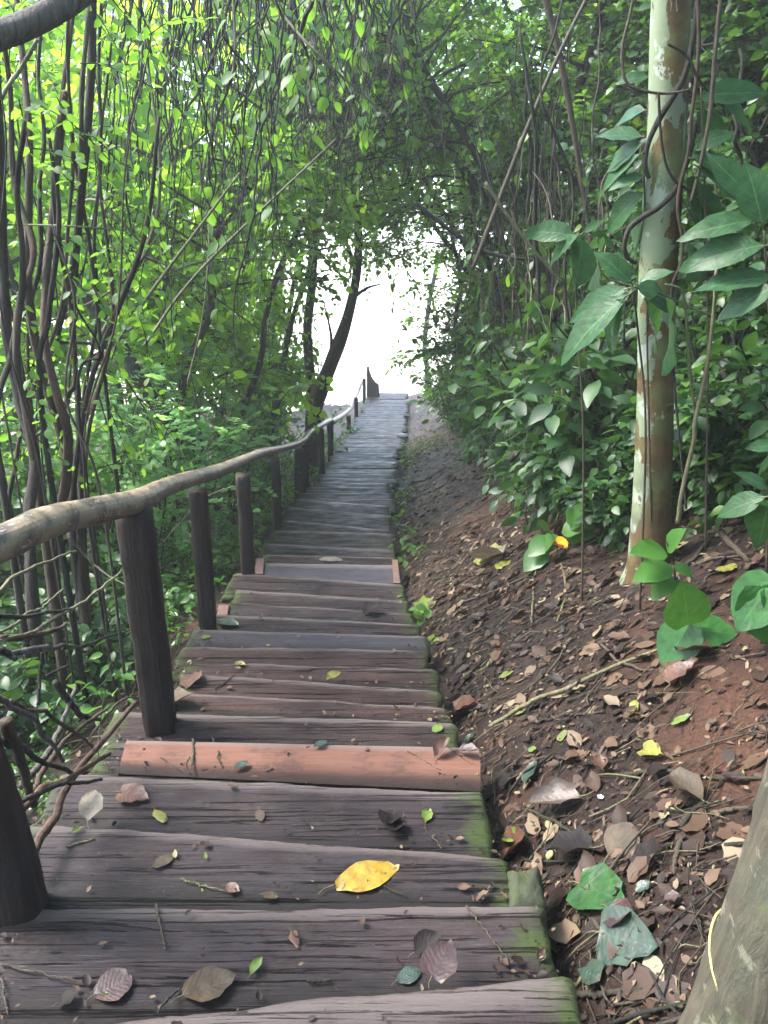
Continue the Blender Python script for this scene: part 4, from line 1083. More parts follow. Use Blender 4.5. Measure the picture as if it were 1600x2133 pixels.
# --- grooved limb in the upper corner
g = np.random.default_rng(5)
solo('tree_limb', line3([(-420, 260), (-180, 150), (-40, 88), (30, 62), (85, 38), (140, 8), (195, -32), (330, -150), (520, -380)], [2.0, 2.1, 2.2, 2.25, 2.3, 2.35, 2.4, 2.5, 2.6]), [.034, .036, .034, .032, .032, .028, .02], 'bark_grey', 'thick grey grooved limb crossing the upper corner above the bare stems', 'limb', None, 18, 60, .05, 2)

# --- forked leaning tree at the end of the rail
def forked_tree():
    D = 11.4
    base = at(648, 905, D); base[2] = ground(base[0], base[1]) - .1
    root = thing('forked_tree', 'dark forked tree leaning over the far steps against the white opening', 'tree', base)
    mb = MB()
    A = line3([(655, 860), (668, 810), (688, 762), (712, 700), (730, 640), (742, 580), (747, 500), (742, 400), (738, 250), (730, 80)], D)
    tube(mb, np.vstack([[base], A]) - base, [.14, .125, .10, .085, .062, .055, .05, .035], 12, 0, n=60, wob=.10, seed=6)
    B = line3([(652, 880), (646, 780), (640, 690), (650, 590), (655, 480), (640, 330), (622, 150)], D + .25)
    tube(mb, np.vstack([[base], B]) - base, [.09, .08, .07, .06, .045, .03], 12, 0, n=50, wob=.09, seed=7)
    for pts in ([(735, 620), (765, 600), (800, 590)], [(742, 560), (720, 500), (700, 440)], [(747, 500), (790, 470), (830, 440)], [(688, 762), (690, 700), (672, 620)], [(742, 420), (780, 380), (850, 350)]):
        tube(mb, line3(pts, D) - base, [.035, .022, .008], 6, 0, n=14, wob=.08)
    mb.obj('trunk', M['bark_dark'], root)
    g = np.random.default_rng(31); cb = MB(); acc = []
    for k in range(120):
        px, py = g.uniform(590, 770), g.uniform(-80, 440)
        if g.random() < .3: px, py = g.uniform(590, 645), g.uniform(400, 800)
        p = at(px, py, D + g.normal(0, .7)) - base
        tube(cb, spray(acc, p, g.normal(0, .7, 3) + [0, 0, -.3], .5, 9, .075, g, .6), [.004, .002], 3, 1, caps=False)
    flush(cb, acc, 'ovate'); cb.obj('crown', [M['mid'], M['twig_dark']], root)
forked_tree()
P = line3([(893, 812), (890, 770), (884, 728), (893, 640), (912, 540)], 21.5); P[0][2] = ground(P[0][0], P[0][1]) - .1
solo('bare_trunk', P, [.11, .085, .07, .06, .05], 'bark_dark', 'short dark trunk against the glare beyond the last steps', 'trunk', None, 9, 30, .08, 3)
P = line3([(150, 560), (185, 625), (235, 690), (262, 735), (290, 790), (318, 800), (350, 880)], 6.4)
solo('crooked_trunk', P[[0, 1, 2, 3, 4, 6]], [.03, .045, .05, .055, .06, .07], 'bark_dark', 'dark crooked trunk slanting in front of the pale feathery shrubs', 'trunk', None, 9, 40, .1, 8)

# --- tangle of bare stems behind the near end of the rail: one many-stemmed tree
def stem_tangle():
    base = np.array([-2.0, 3.2, ground(-2.0, 3.2)])
    root = thing('many_stemmed_tree', 'old tree of many bare twisted brown stems rising behind the near end of the handrail', 'tree', base)
    S = [
        ([(165, 1180), (150, 1085), (135, 940), (98, 810), (62, 640), (60, 450), (62, 300), (48, 130), (30, -60)], [.055, .05, .042, .038, .034, .03, .026, .022], 'bark_brown', 3.2),
        ([(112, 1170), (135, 1010), (142, 905), (118, 820), (92, 700), (98, 560), (112, 420), (125, 300), (136, 190)], [.05, .046, .04, .036, .034, .032, .028, .026, .024], 'bark_red', 3.1),
        ([(80, 1400), (68, 1240), (62, 1080), (72, 950), (40, 830), (16, 700), (6, 520), (2, 330), (-12, 100)], [.06, .055, .045, .05, .045, .035, .032, .03], 'bark_dark', 2.9),
        ([(175, 1160), (168, 950), (162, 820), (150, 690), (160, 520), (175, 350), (188, 180), (196, -60)], [.04, .036, .034, .03, .032, .034, .036, .034], 'bark_dark', 3.5),
        ([(95, 820), (120, 700), (150, 560), (168, 380), (170, 200), (182, 60), (190, -40)], [.03, .026, .024, .022, .02, .018], 'bark_dark', 3.4),
        ([(62, 900), (36, 780), (40, 640), (70, 520), (30, 380), (22, 200), (5, 60)], [.035, .03, .028, .024, .02, .018], 'bark_brown', 3.0),
        ([(-30, 260), (10, 190), (45, 140), (78, 82)], [.018, .016, .014], 'twig_pale', 2.9),
        ([(142, 905), (158, 790), (148, 640), (118, 470), (112, 350), (130, 200), (150, 40), (160, -60)], [.028, .024, .022, .02, .02, .017], 'bark_brown', 3.25),
        ([(60, 640), (85, 540), (82, 400), (92, 280), (80, 150), (96, -30)], [.024, .02, .018, .016, .014], 'bark_dark', 3.3),
        ([(5, 1010), (-10, 860), (28, 720), (48, 560), (36, 400), (52, 250)], [.03, .028, .026, .022, .018], 'bark_dark', 2.8),
        ([(175, 1120), (180, 1000), (170, 880), (186, 760), (205, 640), (196, 500), (210, 330), (206, 120), (214, -50)], [.02, .018, .016, .016, .014], 'twig_dark', 3.6),
        ([(20, 1120), (34, 960), (52, 860), (88, 760), (128, 640), (140, 500), (152, 330), (140, 120), (148, -40)], [.02, .018, .016, .015, .013], 'bark_brown', 3.15),
    ]
    for k, (pts, r, m, d) in enumerate(S):
        P = line3(pts, [d + .12 * math.sin(k * 2 + i * .9) for i in range(len(pts))])
        if pts[0][1] > 850:
            f = P[0].copy(); f[0] -= .03; f[2] = ground(f[0], f[1]) - .08; P = np.vstack([[f], P]); r = [r[0] * 1.15] + r
        mb = MB(); tube(mb, P - base, np.array(r) * .44, 11, 0, n=70, wob=.17, seed=k + 20)
        mb.obj('stem', M[m], root)
    g = np.random.default_rng(66)
    for k in range(15):
        x0 = g.uniform(-40, 230); y0 = g.uniform(750, 1150); d = g.uniform(2.7, 3.7); x1 = x0 + g.normal(25, 120); y1 = g.uniform(-60, 560); b = g.normal(0, 26, 2)
        P = line3([(x0, y0), (x0 * .7 + x1 * .3 + b[0], y0 * .65 + y1 * .35), (x0 * .35 + x1 * .65 + b[1], y0 * .3 + y1 * .7), (x1, y1)], d)
        f = P[0].copy(); f[2] = ground(f[0], f[1]) - .05; P = np.vstack([[f], P])
        r = g.choice([.004, .006, .009, .013], p=[.3, .35, .25, .1])
        mb = MB(); tube(mb, P - base, [r * 1.2, r, r * .8, r * .5], 6, 0, n=44, wob=.16, seed=k)
        mb.obj('stem', M[g.choice(['bark_dark', 'twig_brown', 'twig_dark', 'bark_brown'])], root)
    cb = MB(); acc = []
    for k in range(190):
        p = at(g.uniform(-60, 320), g.uniform(-60, 1000), g.uniform(2.9, 4.2)) - base
        tube(cb, spray(acc, p, g.normal(0, .7, 3) + [0, 0, -.2], .26, 8, .048, g, .4, .7), [.003, .001], 3, 1, caps=False)
    flush(cb, acc, 'ovate'); cb.obj('foliage', [M['mid'], M['twig_dark']], root)
stem_tangle()
# ------------------------------------------------------------------ hanging vines and thin stems
def hang(name, px0, py0, px1, py1, d, r, mat, g, wig, nleaf, lm, kind, lsize, label, cat, group, foot=False):
    n = 26; t = np.linspace(0, 1, n)
    x = px0 + (px1 - px0) * t; y = py0 + (py1 - py0) * t
    k = g.normal(0, 1, (6, 2)) * wig
    s = np.stack([np.interp(t, np.linspace(0, 1, 6), k[:, q]) for q in range(2)], 1)
    s = (s + np.roll(s, 1, 0) + np.roll(s, -1, 0)) / 3
    x = x + s[:, 0] + wig * .4 * np.sin(t * g.uniform(8, 22) + g.uniform(0, 6)) + g.normal(0, wig * .16, n); dd = d + s[:, 1] * .006 + g.normal(0, .012, n)
    P = np.array([at(a, b, c) for a, b, c in zip(x, y, dd)])
    if foot:
        # rooted: the lower end reaches the soil
        zg = ground(P[-1][0], P[-1][1]) - .05; top = P[0][2]
        P[:, 2] = zg + (P[:, 2] - P[-1][2]) * (top - zg) / (top - P[-1][2])
    o0 = P[0].copy(); mb = MB(); tube(mb, P - o0, [r * .5, r * .8, r, r * 1.1] if foot else [r, r, r * .8, r * .45], 5, 0, n=52, wob=.22, seed=int(g.integers(9999)))
    acc = []
    for q in range(nleaf):
        i = int(g.integers(4, n)); p = P[i] - o0
        acc.append((p[None], np.array([[g.normal(), g.normal() * .6, -.9]]), np.array([[g.normal() * .5, -.5, .8]]), np.array([lsize * g.uniform(.6, 1.2)])))
    if acc:
        o = bpy.data.objects.new(name, None); COL.objects.link(o); o.location = o0; tag(o, label, cat, group)
        mb.obj('stem', M[mat], o)
        fb = MB(); flush(fb, acc, kind); fb.obj('leaves', M[lm], o)
    else:
        o = tag(mb.obj(name, M[mat], None, o0), label, cat, group)
    return o

g = np.random.default_rng(41)
GV = 'hanging vines of the curtain over the handrail'
XC = [(235, 25), (300, 30), (365, 18), (385, 14), (430, 20), (455, 14), (470, 12), (490, 16), (520, 25), (560, 20), (600, 22), (640, 16), (655, 14), (700, 24), (755, 14), (770, 12)]
for k in range(165):
    c, sdev = XC[k % len(XC)]
    px0 = c + g.normal(0, sdev); d = g.uniform(3.8, 6.8)
    y1 = g.uniform(200, 620) if g.random() < .75 else g.uniform(500, 760)
    if 600 < c < 780: y1 = min(y1, g.uniform(250, 430))
    sl = g.normal(0, 45)
    r = g.choice([.003, .0045, .0065, .010], p=[.42, .35, .17, .06])
    leafy = g.random() < .3
    hang('hanging_vine', px0 - sl * .4, -110, px0 + sl, y1, d, r, 'twig_dark', g, 14, 6 if leafy else 0, 'mid', 'ovate', .08,
         'thin dark leafy vine hanging in the curtain over the handrail' if leafy else 'thin dark bare vine hanging in the curtain over the handrail', 'vine', GV)
for k in range(48):
    px0 = g.uniform(590, 900); d = g.uniform(6.2, 8.6); leafy = g.random() < .6; sl = g.normal(0, 40)
    hang('hanging_vine', px0 - sl * .4, -90, px0 + sl, g.uniform(180, 440), d, g.choice([.005, .008, .012]), 'twig_dark', g, 13, 9 if leafy else 0, 'mid', 'ovate', .10,
         'dark leafy vine hanging under the top of the arch' if leafy else 'dark bare vine hanging under the top of the arch', 'vine', 'hanging vines under the arch')
GS = 'thin slanting stems in the trees behind the handrail'
SL = [
    ((210, 700), (330, 430), (300, 60), 4.0, .010, 'twig_pale', 'pale yellow-green stem curving up through the vine curtain'),
    ((170, 900), (260, 690), (500, 360), 3.6, .008, 'twig_pale', 'long pale stem slanting up from the bare stems, bent at its middle'),
    ((300, 720), (420, 560), (700, 290), 4.6, .009, 'twig_pale', 'long pale stem slanting across the feathery shrubs toward the arch'),
    ((545, -30), (640, 90), (815, 250), 4.2, .007, 'twig_pale', 'straight pale stick slanting down through the top of the vine curtain'),
    ((150, 430), (215, 425), (350, 570), 3.9, .007, 'twig_pale', 'arched pale stem hooped in front of the lime-green leaves'),
    ((60, 690), (240, 600), (330, 490), 3.8, .006, 'twig_brown', 'thin brown stem leaning among the bare stems'),
    ((170, 520), (330, 545), (560, 700), 4.8, .006, 'twig_dark', 'dark wiry stem crossing behind the pale slanting stems'),
    ((0, 468), (130, 470), (260, 480), 3.0, .004, 'twig_green', 'thin green stem running level across the bare stems'),
    ((390, 800), (425, 640), (440, 420), 5.0, .005, 'twig_pale', 'pale upright stem among the feathery leaves'),
    ((120, 640), (240, 760), (330, 900), 3.7, .005, 'twig_brown', 'thin brown stem sloping down toward the handrail'),
    ((640, 470), (700, 440), (830, 415), 9.0, .018, 'twig_dark', 'dark bough reaching across the top of the white opening'),
    ((560, 240), (720, 245), (880, 240), 7.6, .022, 'twig_dark', 'level dark bough under the brown tangle of the arch'),
    ((215, 640), (420, 545), (640, 545), 5.4, .006, 'twig_dark', 'dark sagging stem joining the vine curtain and the arch'),
    ((330, 1140), (440, 1030), (560, 1010), 4.6, .004, 'twig_brown', 'thin brown stem behind the second dark post'),
]
for k, (a, b, c, d, r, m, lab) in enumerate(SL):
    solo('slanting_stem', line3(smooth_path(np.array([(*a, 0), (*b, 0), (*c, 0)]), 9)[:, :2], [d + .05 * math.sin(i) for i in range(9)]), [r, r, r * .6], m, lab, 'stem', GS, 6, 30, .08, k)
# upright stems and crossing sticks in the gloom of the bank
GT = 'dark stems crossing in the gloom of the bank'
for k in range(92):
    d = g.uniform(3.5, 8.0); px0 = g.uniform(960, 1330) if g.random() < .66 else g.uniform(1420, 1640)
    yb = g.uniform(860, 1000)
    while at(px0, yb, d)[0] < xr(d) + .95: d += .15; px0 += 12
    lean = g.normal(0, 70) if g.random() < .75 else abs(g.normal(0, 220))
    top = g.uniform(-80, 420)
    r = g.choice([.004, .006, .009, .016], p=[.3, .35, .25, .1])
    m = g.choice(['twig_dark', 'bark_dark', 'twig_brown'], p=[.5, .3, .2]); lf = g.random() < .35
    hang('thin_stem', px0 + lean, top, px0, yb, d, r, m, g, 16, 7 if lf else 0, 'mid', 'ovate', .09,
         'thin dark stem with a few leaves in the shaded tangle of the bank' if lf else 'thin bare stem in the shaded tangle of the bank', 'stem', GT, True)
for k in range(30):
    px0 = g.uniform(930, 1330); d = g.uniform(3.6, 5.4); yb = g.uniform(900, 1060)
    while at(px0, yb, d)[0] < xr(d) + .8: d += .1; px0 += 8
    hang('thin_stem', px0 + g.normal(0, 120), g.uniform(300, 640), px0, yb, d, g.choice([.0025, .004, .006]), g.choice(['twig_brown', 'twig_dark', 'twig_pale', 'twig_green']), g, 14, 9, 'dark', 'lance', .10,
         'thin dark stem with a few leaves in the shaded tangle of the bank', 'stem', GT, True)
for k, (a, b, c, d, r, m, lab) in enumerate([
    ((1060, 960), (1200, 830), (1330, 690), 4.6, .022, 'bark_dark', 'thick dark fallen pole slanting up to the spotted trunk'),
    ((1010, 380), (1080, 480), (1170, 590), 4.4, .010, 'twig_pale', 'pale stick slanting down through the dark tangle'),
    ((860, 420), (1000, 520), (1130, 545), 5.4, .016, 'twig_dark', 'dark bough curving under the leaves on the bank'),
    ((985, 560), (1130, 190), (1280, -120), 4.8, .014, 'twig_brown', 'brown sapling stem leaning across the tangle'),
    ((1095, -160), (1175, 160), (1240, 560), 5.2, .022, 'bark_brown', 'brown trunk curving behind the tangle'),
    ((1090, 480), (1200, 520), (1310, 470), 4.3, .006, 'twig_brown', 'thin sagging stem joining the tangle to the spotted trunk'),
    ((1225, 1080), (1226, 860), (1215, 640), 4.2, .022, 'bark_brown', 'slim brown trunk with peeling base behind the spotted tree'),
    ((1150, 1050), (1120, 930), (1115, 800), 5.2, .022, 'bark_red', 'short reddish stem among the bank leaves'),
]):
    solo('crossing_stick', line3([a, b, c], d), [r, r * .9, r * .6], m, lab, 'stick', GT, 7, 30, .08, k)
# pale green climbing stems beside the spotted trunk
for k, (pts, r, m, lab) in enumerate([
    ([(1412, 1090), (1422, 1020), (1445, 920), (1448, 880), (1470, 780), (1486, 660), (1492, 560)], .0075, 'twig_pale', 'pale twisted climbing stem beside the spotted trunk'),
    ([(1452, 890), (1440, 800), (1432, 700), (1422, 610), (1385, 592)], .005, 'twig_green', 'green climbing stem hooked over the broad leaves'),
    ([(1250, 520), (1246, 545), (1260, 575), (1300, 592), (1360, 605), (1440, 640), (1490, 660)], .0035, 'twig_green', 'thin green tendril looped across the broad leaves'),
]):
    solo('climbing_stem', line3(pts, 2.42 + .02 * k), [r, r, r * .7], m, lab, 'climber', 'climbing stems beside the spotted trunk', 7, 44, .06, k)

# --- dry tangle under the arch
mb = MB(); o0 = at(770, 250, 7.4)
for k in range(150):
    c = np.array([g.normal(770, 62), g.normal(235, 70)]); a = g.uniform(0, 6.28); L = g.uniform(50, 170); bend = g.normal(0, 40)
    d = 7.4 + g.normal(0, .35); u = np.array([math.cos(a), math.sin(a) * .8]); v = np.array([-u[1], u[0]])
    pts = [c - u * L / 2, c + v * bend, c + u * L / 2]
    tube(mb, line3(pts, [d, d + g.normal(0, .2), d]) - o0, [.006, .005, .003], 4, int(g.random() < .4), n=9)
o = mb.obj('dry_tangle', [M['twig_dark'], M['twig_brown']], None, o0); o['kind'] = 'stuff'

# --- broad-leaved plants round the spotted trunk
def broad(name, stem, d, whorls, label, group='broad-leaved plants round the spotted trunk', mat='broad'):
    P = line3(stem, d); P[-1][2] = ground(P[-1][0], P[-1][1]) - .04; o0 = P[-1].copy()
    root = thing(name, label, 'plant', o0, 0, group)
    mb = MB(); tube(mb, P - o0, [.003, .0035, .005], 7, 0, n=24, wob=.08); mb.obj('stem', M['twig_brown'], root)
    for (px, py, tx, ty, dd, w, tilt) in whorls:
        a = at(px, py, dd); b = at(tx, ty, dd + tilt * .5)
        ax = b - a; L = np.linalg.norm(ax)
        view = unit(EYE - a); nr = unit(np.array([0, 0, .75]) + view * (1.0 - abs(tilt) * .3) + g.normal(0, .12, 3))
        lb = MB(); leaves(lb, 'lance', [a - o0], [ax], [nr], [L * 1.22], 0, w * .98)
        U_ = lb.U[0]; V_ = lb.V[0]; bend = g.normal(.06, .09) * L; tw = g.normal(0, .06) * L
        V_ += (np.outer(U_[:, 1] ** 2, -nr) * bend + np.outer((U_[:, 0] - .5) * U_[:, 1], nr) * tw * 2 + g.normal(0, .006 * L, V_.shape)).astype(np.float32)
        tube(lb, np.array([a - o0 - ax * .06, a - o0 + ax * .1]), [.003, .0025], 4, 1, n=4)
        lb.obj('leaf', [M[mat], M['twig_green']], root)
broad('broad_leaved_plant', [(1205, 480), (1200, 640), (1215, 900), (1230, 1090)], 2.9, [
    (1200, 492, 1112, 470, 2.85, 1.0, .1), (1205, 490, 1142, 530, 2.8, 1.0, .2), (1212, 492, 1218, 562, 2.75, 1.35, .3), (1215, 485, 1248, 460, 2.95, 1.1, 0), (1245, 500, 1262, 575, 2.7, 1.4, .3), (1230, 490, 1290, 505, 2.9, 1.2, .1)],
    'broad-leaved plant spreading its whorl before the dark tangle, leaf with a hole')
broad('broad_leaved_plant', [(1318, 600), (1330, 700), (1345, 900), (1350, 1150)], [2.45, 2.5, 2.5, 2.55], [
    (1316, 590, 1262, 528, 2.42, 1.2, 0), (1312, 612, 1172, 714, 2.4, 1.05, .1), (1300, 622, 1248, 716, 2.38, 1.35, .25), (1325, 598, 1402, 625, 2.4, 1.25, .1), (1345, 625, 1398, 712, 2.38, 1.15, .3), (1312, 600, 1195, 640, 2.5, .9, .2), (1385, 620, 1425, 730, 2.5, 1.3, .3), (1330, 590, 1385, 560, 2.5, 1.2, -.1), (1290, 625, 1225, 690, 2.5, .9, .3)],
    'broad-leaved plant hugging the middle of the spotted trunk')
broad('broad_leaved_plant', [(1340, 300), (1345, 500), (1350, 800), (1370, 1140)], [2.85, 2.85, 2.8, 2.8], [
    (1340, 285, 1256, 275, 2.82, 1.2, .1), (1338, 300, 1260, 345, 2.8, 1.2, .2), (1336, 320, 1245, 378, 2.78, .8, .2), (1345, 365, 1282, 378, 2.8, 1.0, .0), (1340, 400, 1262, 462, 2.8, 1.2, .2), (1352, 160, 1298, 160, 2.9, 1.2, 0), (1345, 230, 1278, 245, 2.95, 1.4, .2), (1345, 440, 1300, 530, 2.85, 1.3, .3)],
    'broad-leaved plant growing behind the upper spotted trunk')
broad('broad_leaved_plant', [(1592, 480), (1598, 600), (1608, 800), (1620, 1100)], 2.3, [
    (1588, 470, 1568, 356, 2.25, 1.5, 0), (1576, 460, 1450, 464, 2.25, .95, 0), (1594, 512, 1446, 526, 2.2, 1.2, .1), (1612, 578, 1472, 582, 2.2, 1.0, .0), (1620, 596, 1508, 640, 2.15, 1.4, .1), (1560, 415, 1500, 330, 2.4, 1.2, 0), (1600, 560, 1540, 555, 2.4, 1.0, .2), (1615, 420, 1580, 360, 2.4, 1.2, 0)],
    'largest broad-leaved plant at the picture edge, with long pointed leaves')
broad('broad_leaved_plant', [(1460, 180), (1468, 400), (1475, 700), (1480, 1100)], 2.75, [
    (1450, 345, 1562, 400, 2.7, 1.2, .1), (1440, 330, 1530, 345, 2.72, 1.2, .0), (1450, 370, 1480, 450, 2.7, 1.6, .3), (1450, 205, 1576, 176, 2.8, 1.0, -.1), (1500, 215, 1578, 252, 2.8, 1.1, .1), (1450, 310, 1515, 265, 2.75, 1.2, -.1), (1440, 420, 1500, 470, 2.75, 1.3, .2), (1432, 500, 1462, 560, 2.7, 1.4, .3), (1470, 230, 1488, 265, 2.8, 1.6, .2), (1470, 540, 1515, 552, 2.6, 1.3, .1)],
    'broad-leaved plant behind the lianas, leaves pointing away from the trunk')
broad('broad_leaved_plant', [(1640, 960), (1630, 1050), (1625, 1150)], 2.3, [
    (1596, 1035, 1506, 1060, 2.2, 1.3, .1), (1600, 1020, 1550, 985, 2.3, 1.0, 0), (1610, 1040, 1585, 1090, 2.15, 1.2, .3), (1620, 930, 1570, 925, 2.25, 1.2, .0), (1620, 950, 1560, 990, 2.3, 1.2, .2), (1600, 285, 1640, 330, 2.6, 1.2, .2)],
    'low broad-leaved plant at the picture edge above the heart-shaped leaves')
# ------------------------------------------------------------------ leaf litter, twigs and undergrowth (nobody could count them)
def gnormal(x, y, e=.04):
    return unit(np.array([-(ground(x + e, y) - ground(x - e, y)) / (2 * e), -(ground(x, y + e) - ground(x, y - e)) / (2 * e), 1.0]))
g = np.random.default_rng(91)
def scatter(n, f):
    out = []
    while len(out) < n:
        p = f()
        if p is not None: out.append(p)
    return np.array(out)
def bank_pt():
    d = .45 * (16 / .45) ** g.random() if g.random() < .8 else g.uniform(.4, 9)
    x = xr(d) + .02 + abs(g.normal(0, 1.0)) * 1.1
    # the trodden middle of the bank is barer
    if 5.5 < d < 9 and .25 < x - xr(d) < .95 and g.random() < .6: return None
    if d < 2.2 and x > .75 and g.random() < .35: return None
    return (x, d) if x < 5 else None
def slope_pt():
    d = .8 * (14 / .8) ** g.random()
    return (xl(d) - .02 - abs(g.normal(0, 1.1)), d)
mb = MB()
for f, n in ((bank_pt, 21000), (slope_pt, 4200)):
    pts = scatter(n, f); Z = np.array([ground(*p) for p in pts]); N = np.array([gnormal(*p) for p in pts])
    pos = np.stack([pts[:, 0], pts[:, 1], Z + g.uniform(.002, .012, n)], 1)
    for kind, fr in (('crisp', .30), ('flat', .25), ('slim', .45)):
        k = g.random(n) < fr
        ax = g.normal(0, 1, (k.sum(), 3)); ax[:, 2] *= .12; ax = unit(ax - N[k] * np.sum(ax * N[k], 1, keepdims=True)) + g.normal(0, .14, (k.sum(), 3))
        sz = np.clip(g.lognormal(-3.85, .55, k.sum()), .006, .08) * (.9 if kind != 'slim' else 1.2) * np.interp(pts[k][:, 1], [.5, 2.5, 5], [.55, .85, 1.1])
        leaves(mb, kind, pos[k], ax, N[k] + g.normal(0, .20, (k.sum(), 3)), sz, 0, 1.0)
pts = scatter(1500, bank_pt); N = np.array([gnormal(*p) for p in pts]); pos = np.array([(p[0], p[1], ground(*p) + .006) for p in pts]); n = len(pts)
ax = g.normal(0, 1, (n, 3)); ax = unit(ax - N * np.sum(ax * N, 1, keepdims=True))
for kk, kind in ((0, 'flat'), (1, 'flatheart'), (2, 'crisp')):
    k = np.arange(n) % 3 == kk
    leaves(mb, kind, pos[k], ax[k], N[k] + g.normal(0, .12, (k.sum(), 3)), g.uniform(.045, .11, k.sum()) * np.interp(pts[k][:, 1], [.5, 3], [.7, 1]))
def fleck_pt():
    d = g.uniform(1.2, 9.5) if g.random() < .75 else g.uniform(6, 18); x = xr(d) + .03 + abs(g.normal(0, .75)); return (x, d) if x < 3.2 else None
pts = scatter(2200, fleck_pt); N = np.array([gnormal(*p) for p in pts]); pos = np.array([(p[0], p[1], ground(*p) + .014) for p in pts]); n = len(pts)
ax = g.normal(0, 1, (n, 3)); ax = unit(ax - N * np.sum(ax * N, 1, keepdims=True))
for kk, kind in ((0, 'flat'), (1, 'crisp'), (2, 'slim')):
    k = np.arange(n) % 3 == kk
    leaves(mb, kind, pos[k], ax[k], N[k] + g.normal(0, .2, (k.sum(), 3)), np.clip(g.lognormal(-3.55, .45, k.sum()), .012, .08) * np.interp(pts[k][:, 1], [1.2, 4], [.7, 1.1]), 1)
o = mb.obj('leaf_litter', [M['litter'], M['flecks']]); o['kind'] = 'stuff'
# leaf crumbs caught on the treads
mb = MB(); P = []; S = []
for k in range(1150):
    i = int(min(len(TREADS) - 1, abs(g.normal(0, 1)) * 12)); A, B, C, D, z, o = TREADS[i]
    u = g.random() if g.random() < .6 else g.choice([g.uniform(0, .12), g.uniform(.88, 1)]); v = g.uniform(.05, .95) if g.random() < .5 else g.uniform(.12, .4)
    p = (A * (1 - u) + B * u) * v + (D * (1 - u) + C * u) * (1 - v); P.append(p + [0, 0, .009]); S.append(np.clip(g.lognormal(-4.5, .5), .004, .03))
P = np.array(P); n = len(P); ax = g.normal(0, 1, (n, 3)); ax[:, 2] *= .05
leaves(mb, 'crisp', P, ax, np.array([0, 0, 1.]) + g.normal(0, .2, (n, 3)), S)
o = mb.obj('tread_debris', M['litter']); o['kind'] = 'stuff'
# twigs lying in the litter
mb = MB()
for f, n in ((bank_pt, 2000), (slope_pt, 900)):
    for p in scatter(n, f):
        L = np.clip(g.lognormal(-2.2, .65), .025, .6); a = g.uniform(-.5, 1.0) if g.random() < .6 else g.uniform(0, 3.14)
        q = []
        for u in (-.5, -.15, .2, .5):
            x, y = p[0] + math.cos(a) * L * u + g.normal(0, .06) * L, p[1] + math.sin(a) * L * u + g.normal(0, .06) * L
            if xl(y) - .04 < x < xr(y) + .04: x = xr(y) + .05 if p[0] > xr(p[1]) else xl(y) - .05
            q.append((x, y, ground(x, y) + .006 + abs(g.normal(0, .008))))
        r = np.clip(g.lognormal(-6.3, .5), .0007, .006)
        tube(mb, np.array(q), [r, r * .6], 4, int(g.choice([0, 1, 2], p=[.45, .42, .13])), n=7)
o = mb.obj('twig_litter', [M['twig_dark'], M['twig_brown'], M['twig_pale']]); o['kind'] = 'stuff'
# ground cover: seedlings along the foot of the bank and under the trees
mb = MB(); acc = []; acc2 = []
def cover_pt():
    r = g.random()
    if r < .45:
        d = g.uniform(2.6, 17); return (xr(d) + g.uniform(.75, 1.4) + abs(g.normal(0, .9)), d)
    if r < .48:
        d = g.uniform(3.4, 14); return (xr(d) + .03 + abs(g.normal(0, .07)), d)
    d = g.uniform(2.2, 15); return (xl(d) - .1 - abs(g.normal(0, 1.0)), d)
for p in scatter(1500, cover_pt):
    z = ground(*p); h = g.uniform(.03, .20); a = g.uniform(0, 6.28)
    top = np.array([p[0] + math.cos(a) * h * .4, p[1] + math.sin(a) * h * .4, z + h])
    tube(mb, np.array([[p[0], p[1], z - .01], (np.array([p[0], p[1], z]) + top) / 2 + [0, 0, h * .1], top]), [.0022, .0012], 3, 2, caps=False)
    n = int(g.integers(3, 8)); q = top + g.normal(0, h * .18, (n, 3)); ang = g.uniform(0, 6.28, n)
    (acc if g.random() < .6 else acc2).append((q, np.stack([np.cos(ang), np.sin(ang), g.normal(-.15, .3, n)], 1), np.array([0, 0, 1.]) + g.normal(0, .35, (n, 3)), g.uniform(.03, .075, n)))
flush(mb, acc, 'ovate', 0); flush(mb, acc2, 'small', 1)
o = mb.obj('undergrowth', [M['mid'], M['herb'], M['twig_green']]); o['kind'] = 'stuff'
# moss patch at the top of the bank
mb = MB(); P = []
for k in range(1500):
    d = g.normal(12.6, .75); x = xr(d) + .05 + abs(g.normal(0, .38)); P.append((x, d, ground(x, d)))
P = np.array(P); n = len(P); ax = g.normal(0, 1, (n, 3)); ax[:, 2] = abs(ax[:, 2]) * .6
leaves(mb, 'small', P, ax, np.array([0, 0, 1.]) + g.normal(0, .4, (n, 3)), g.uniform(.025, .06, n))
o = mb.obj('moss', M['moss']); o['kind'] = 'stuff'

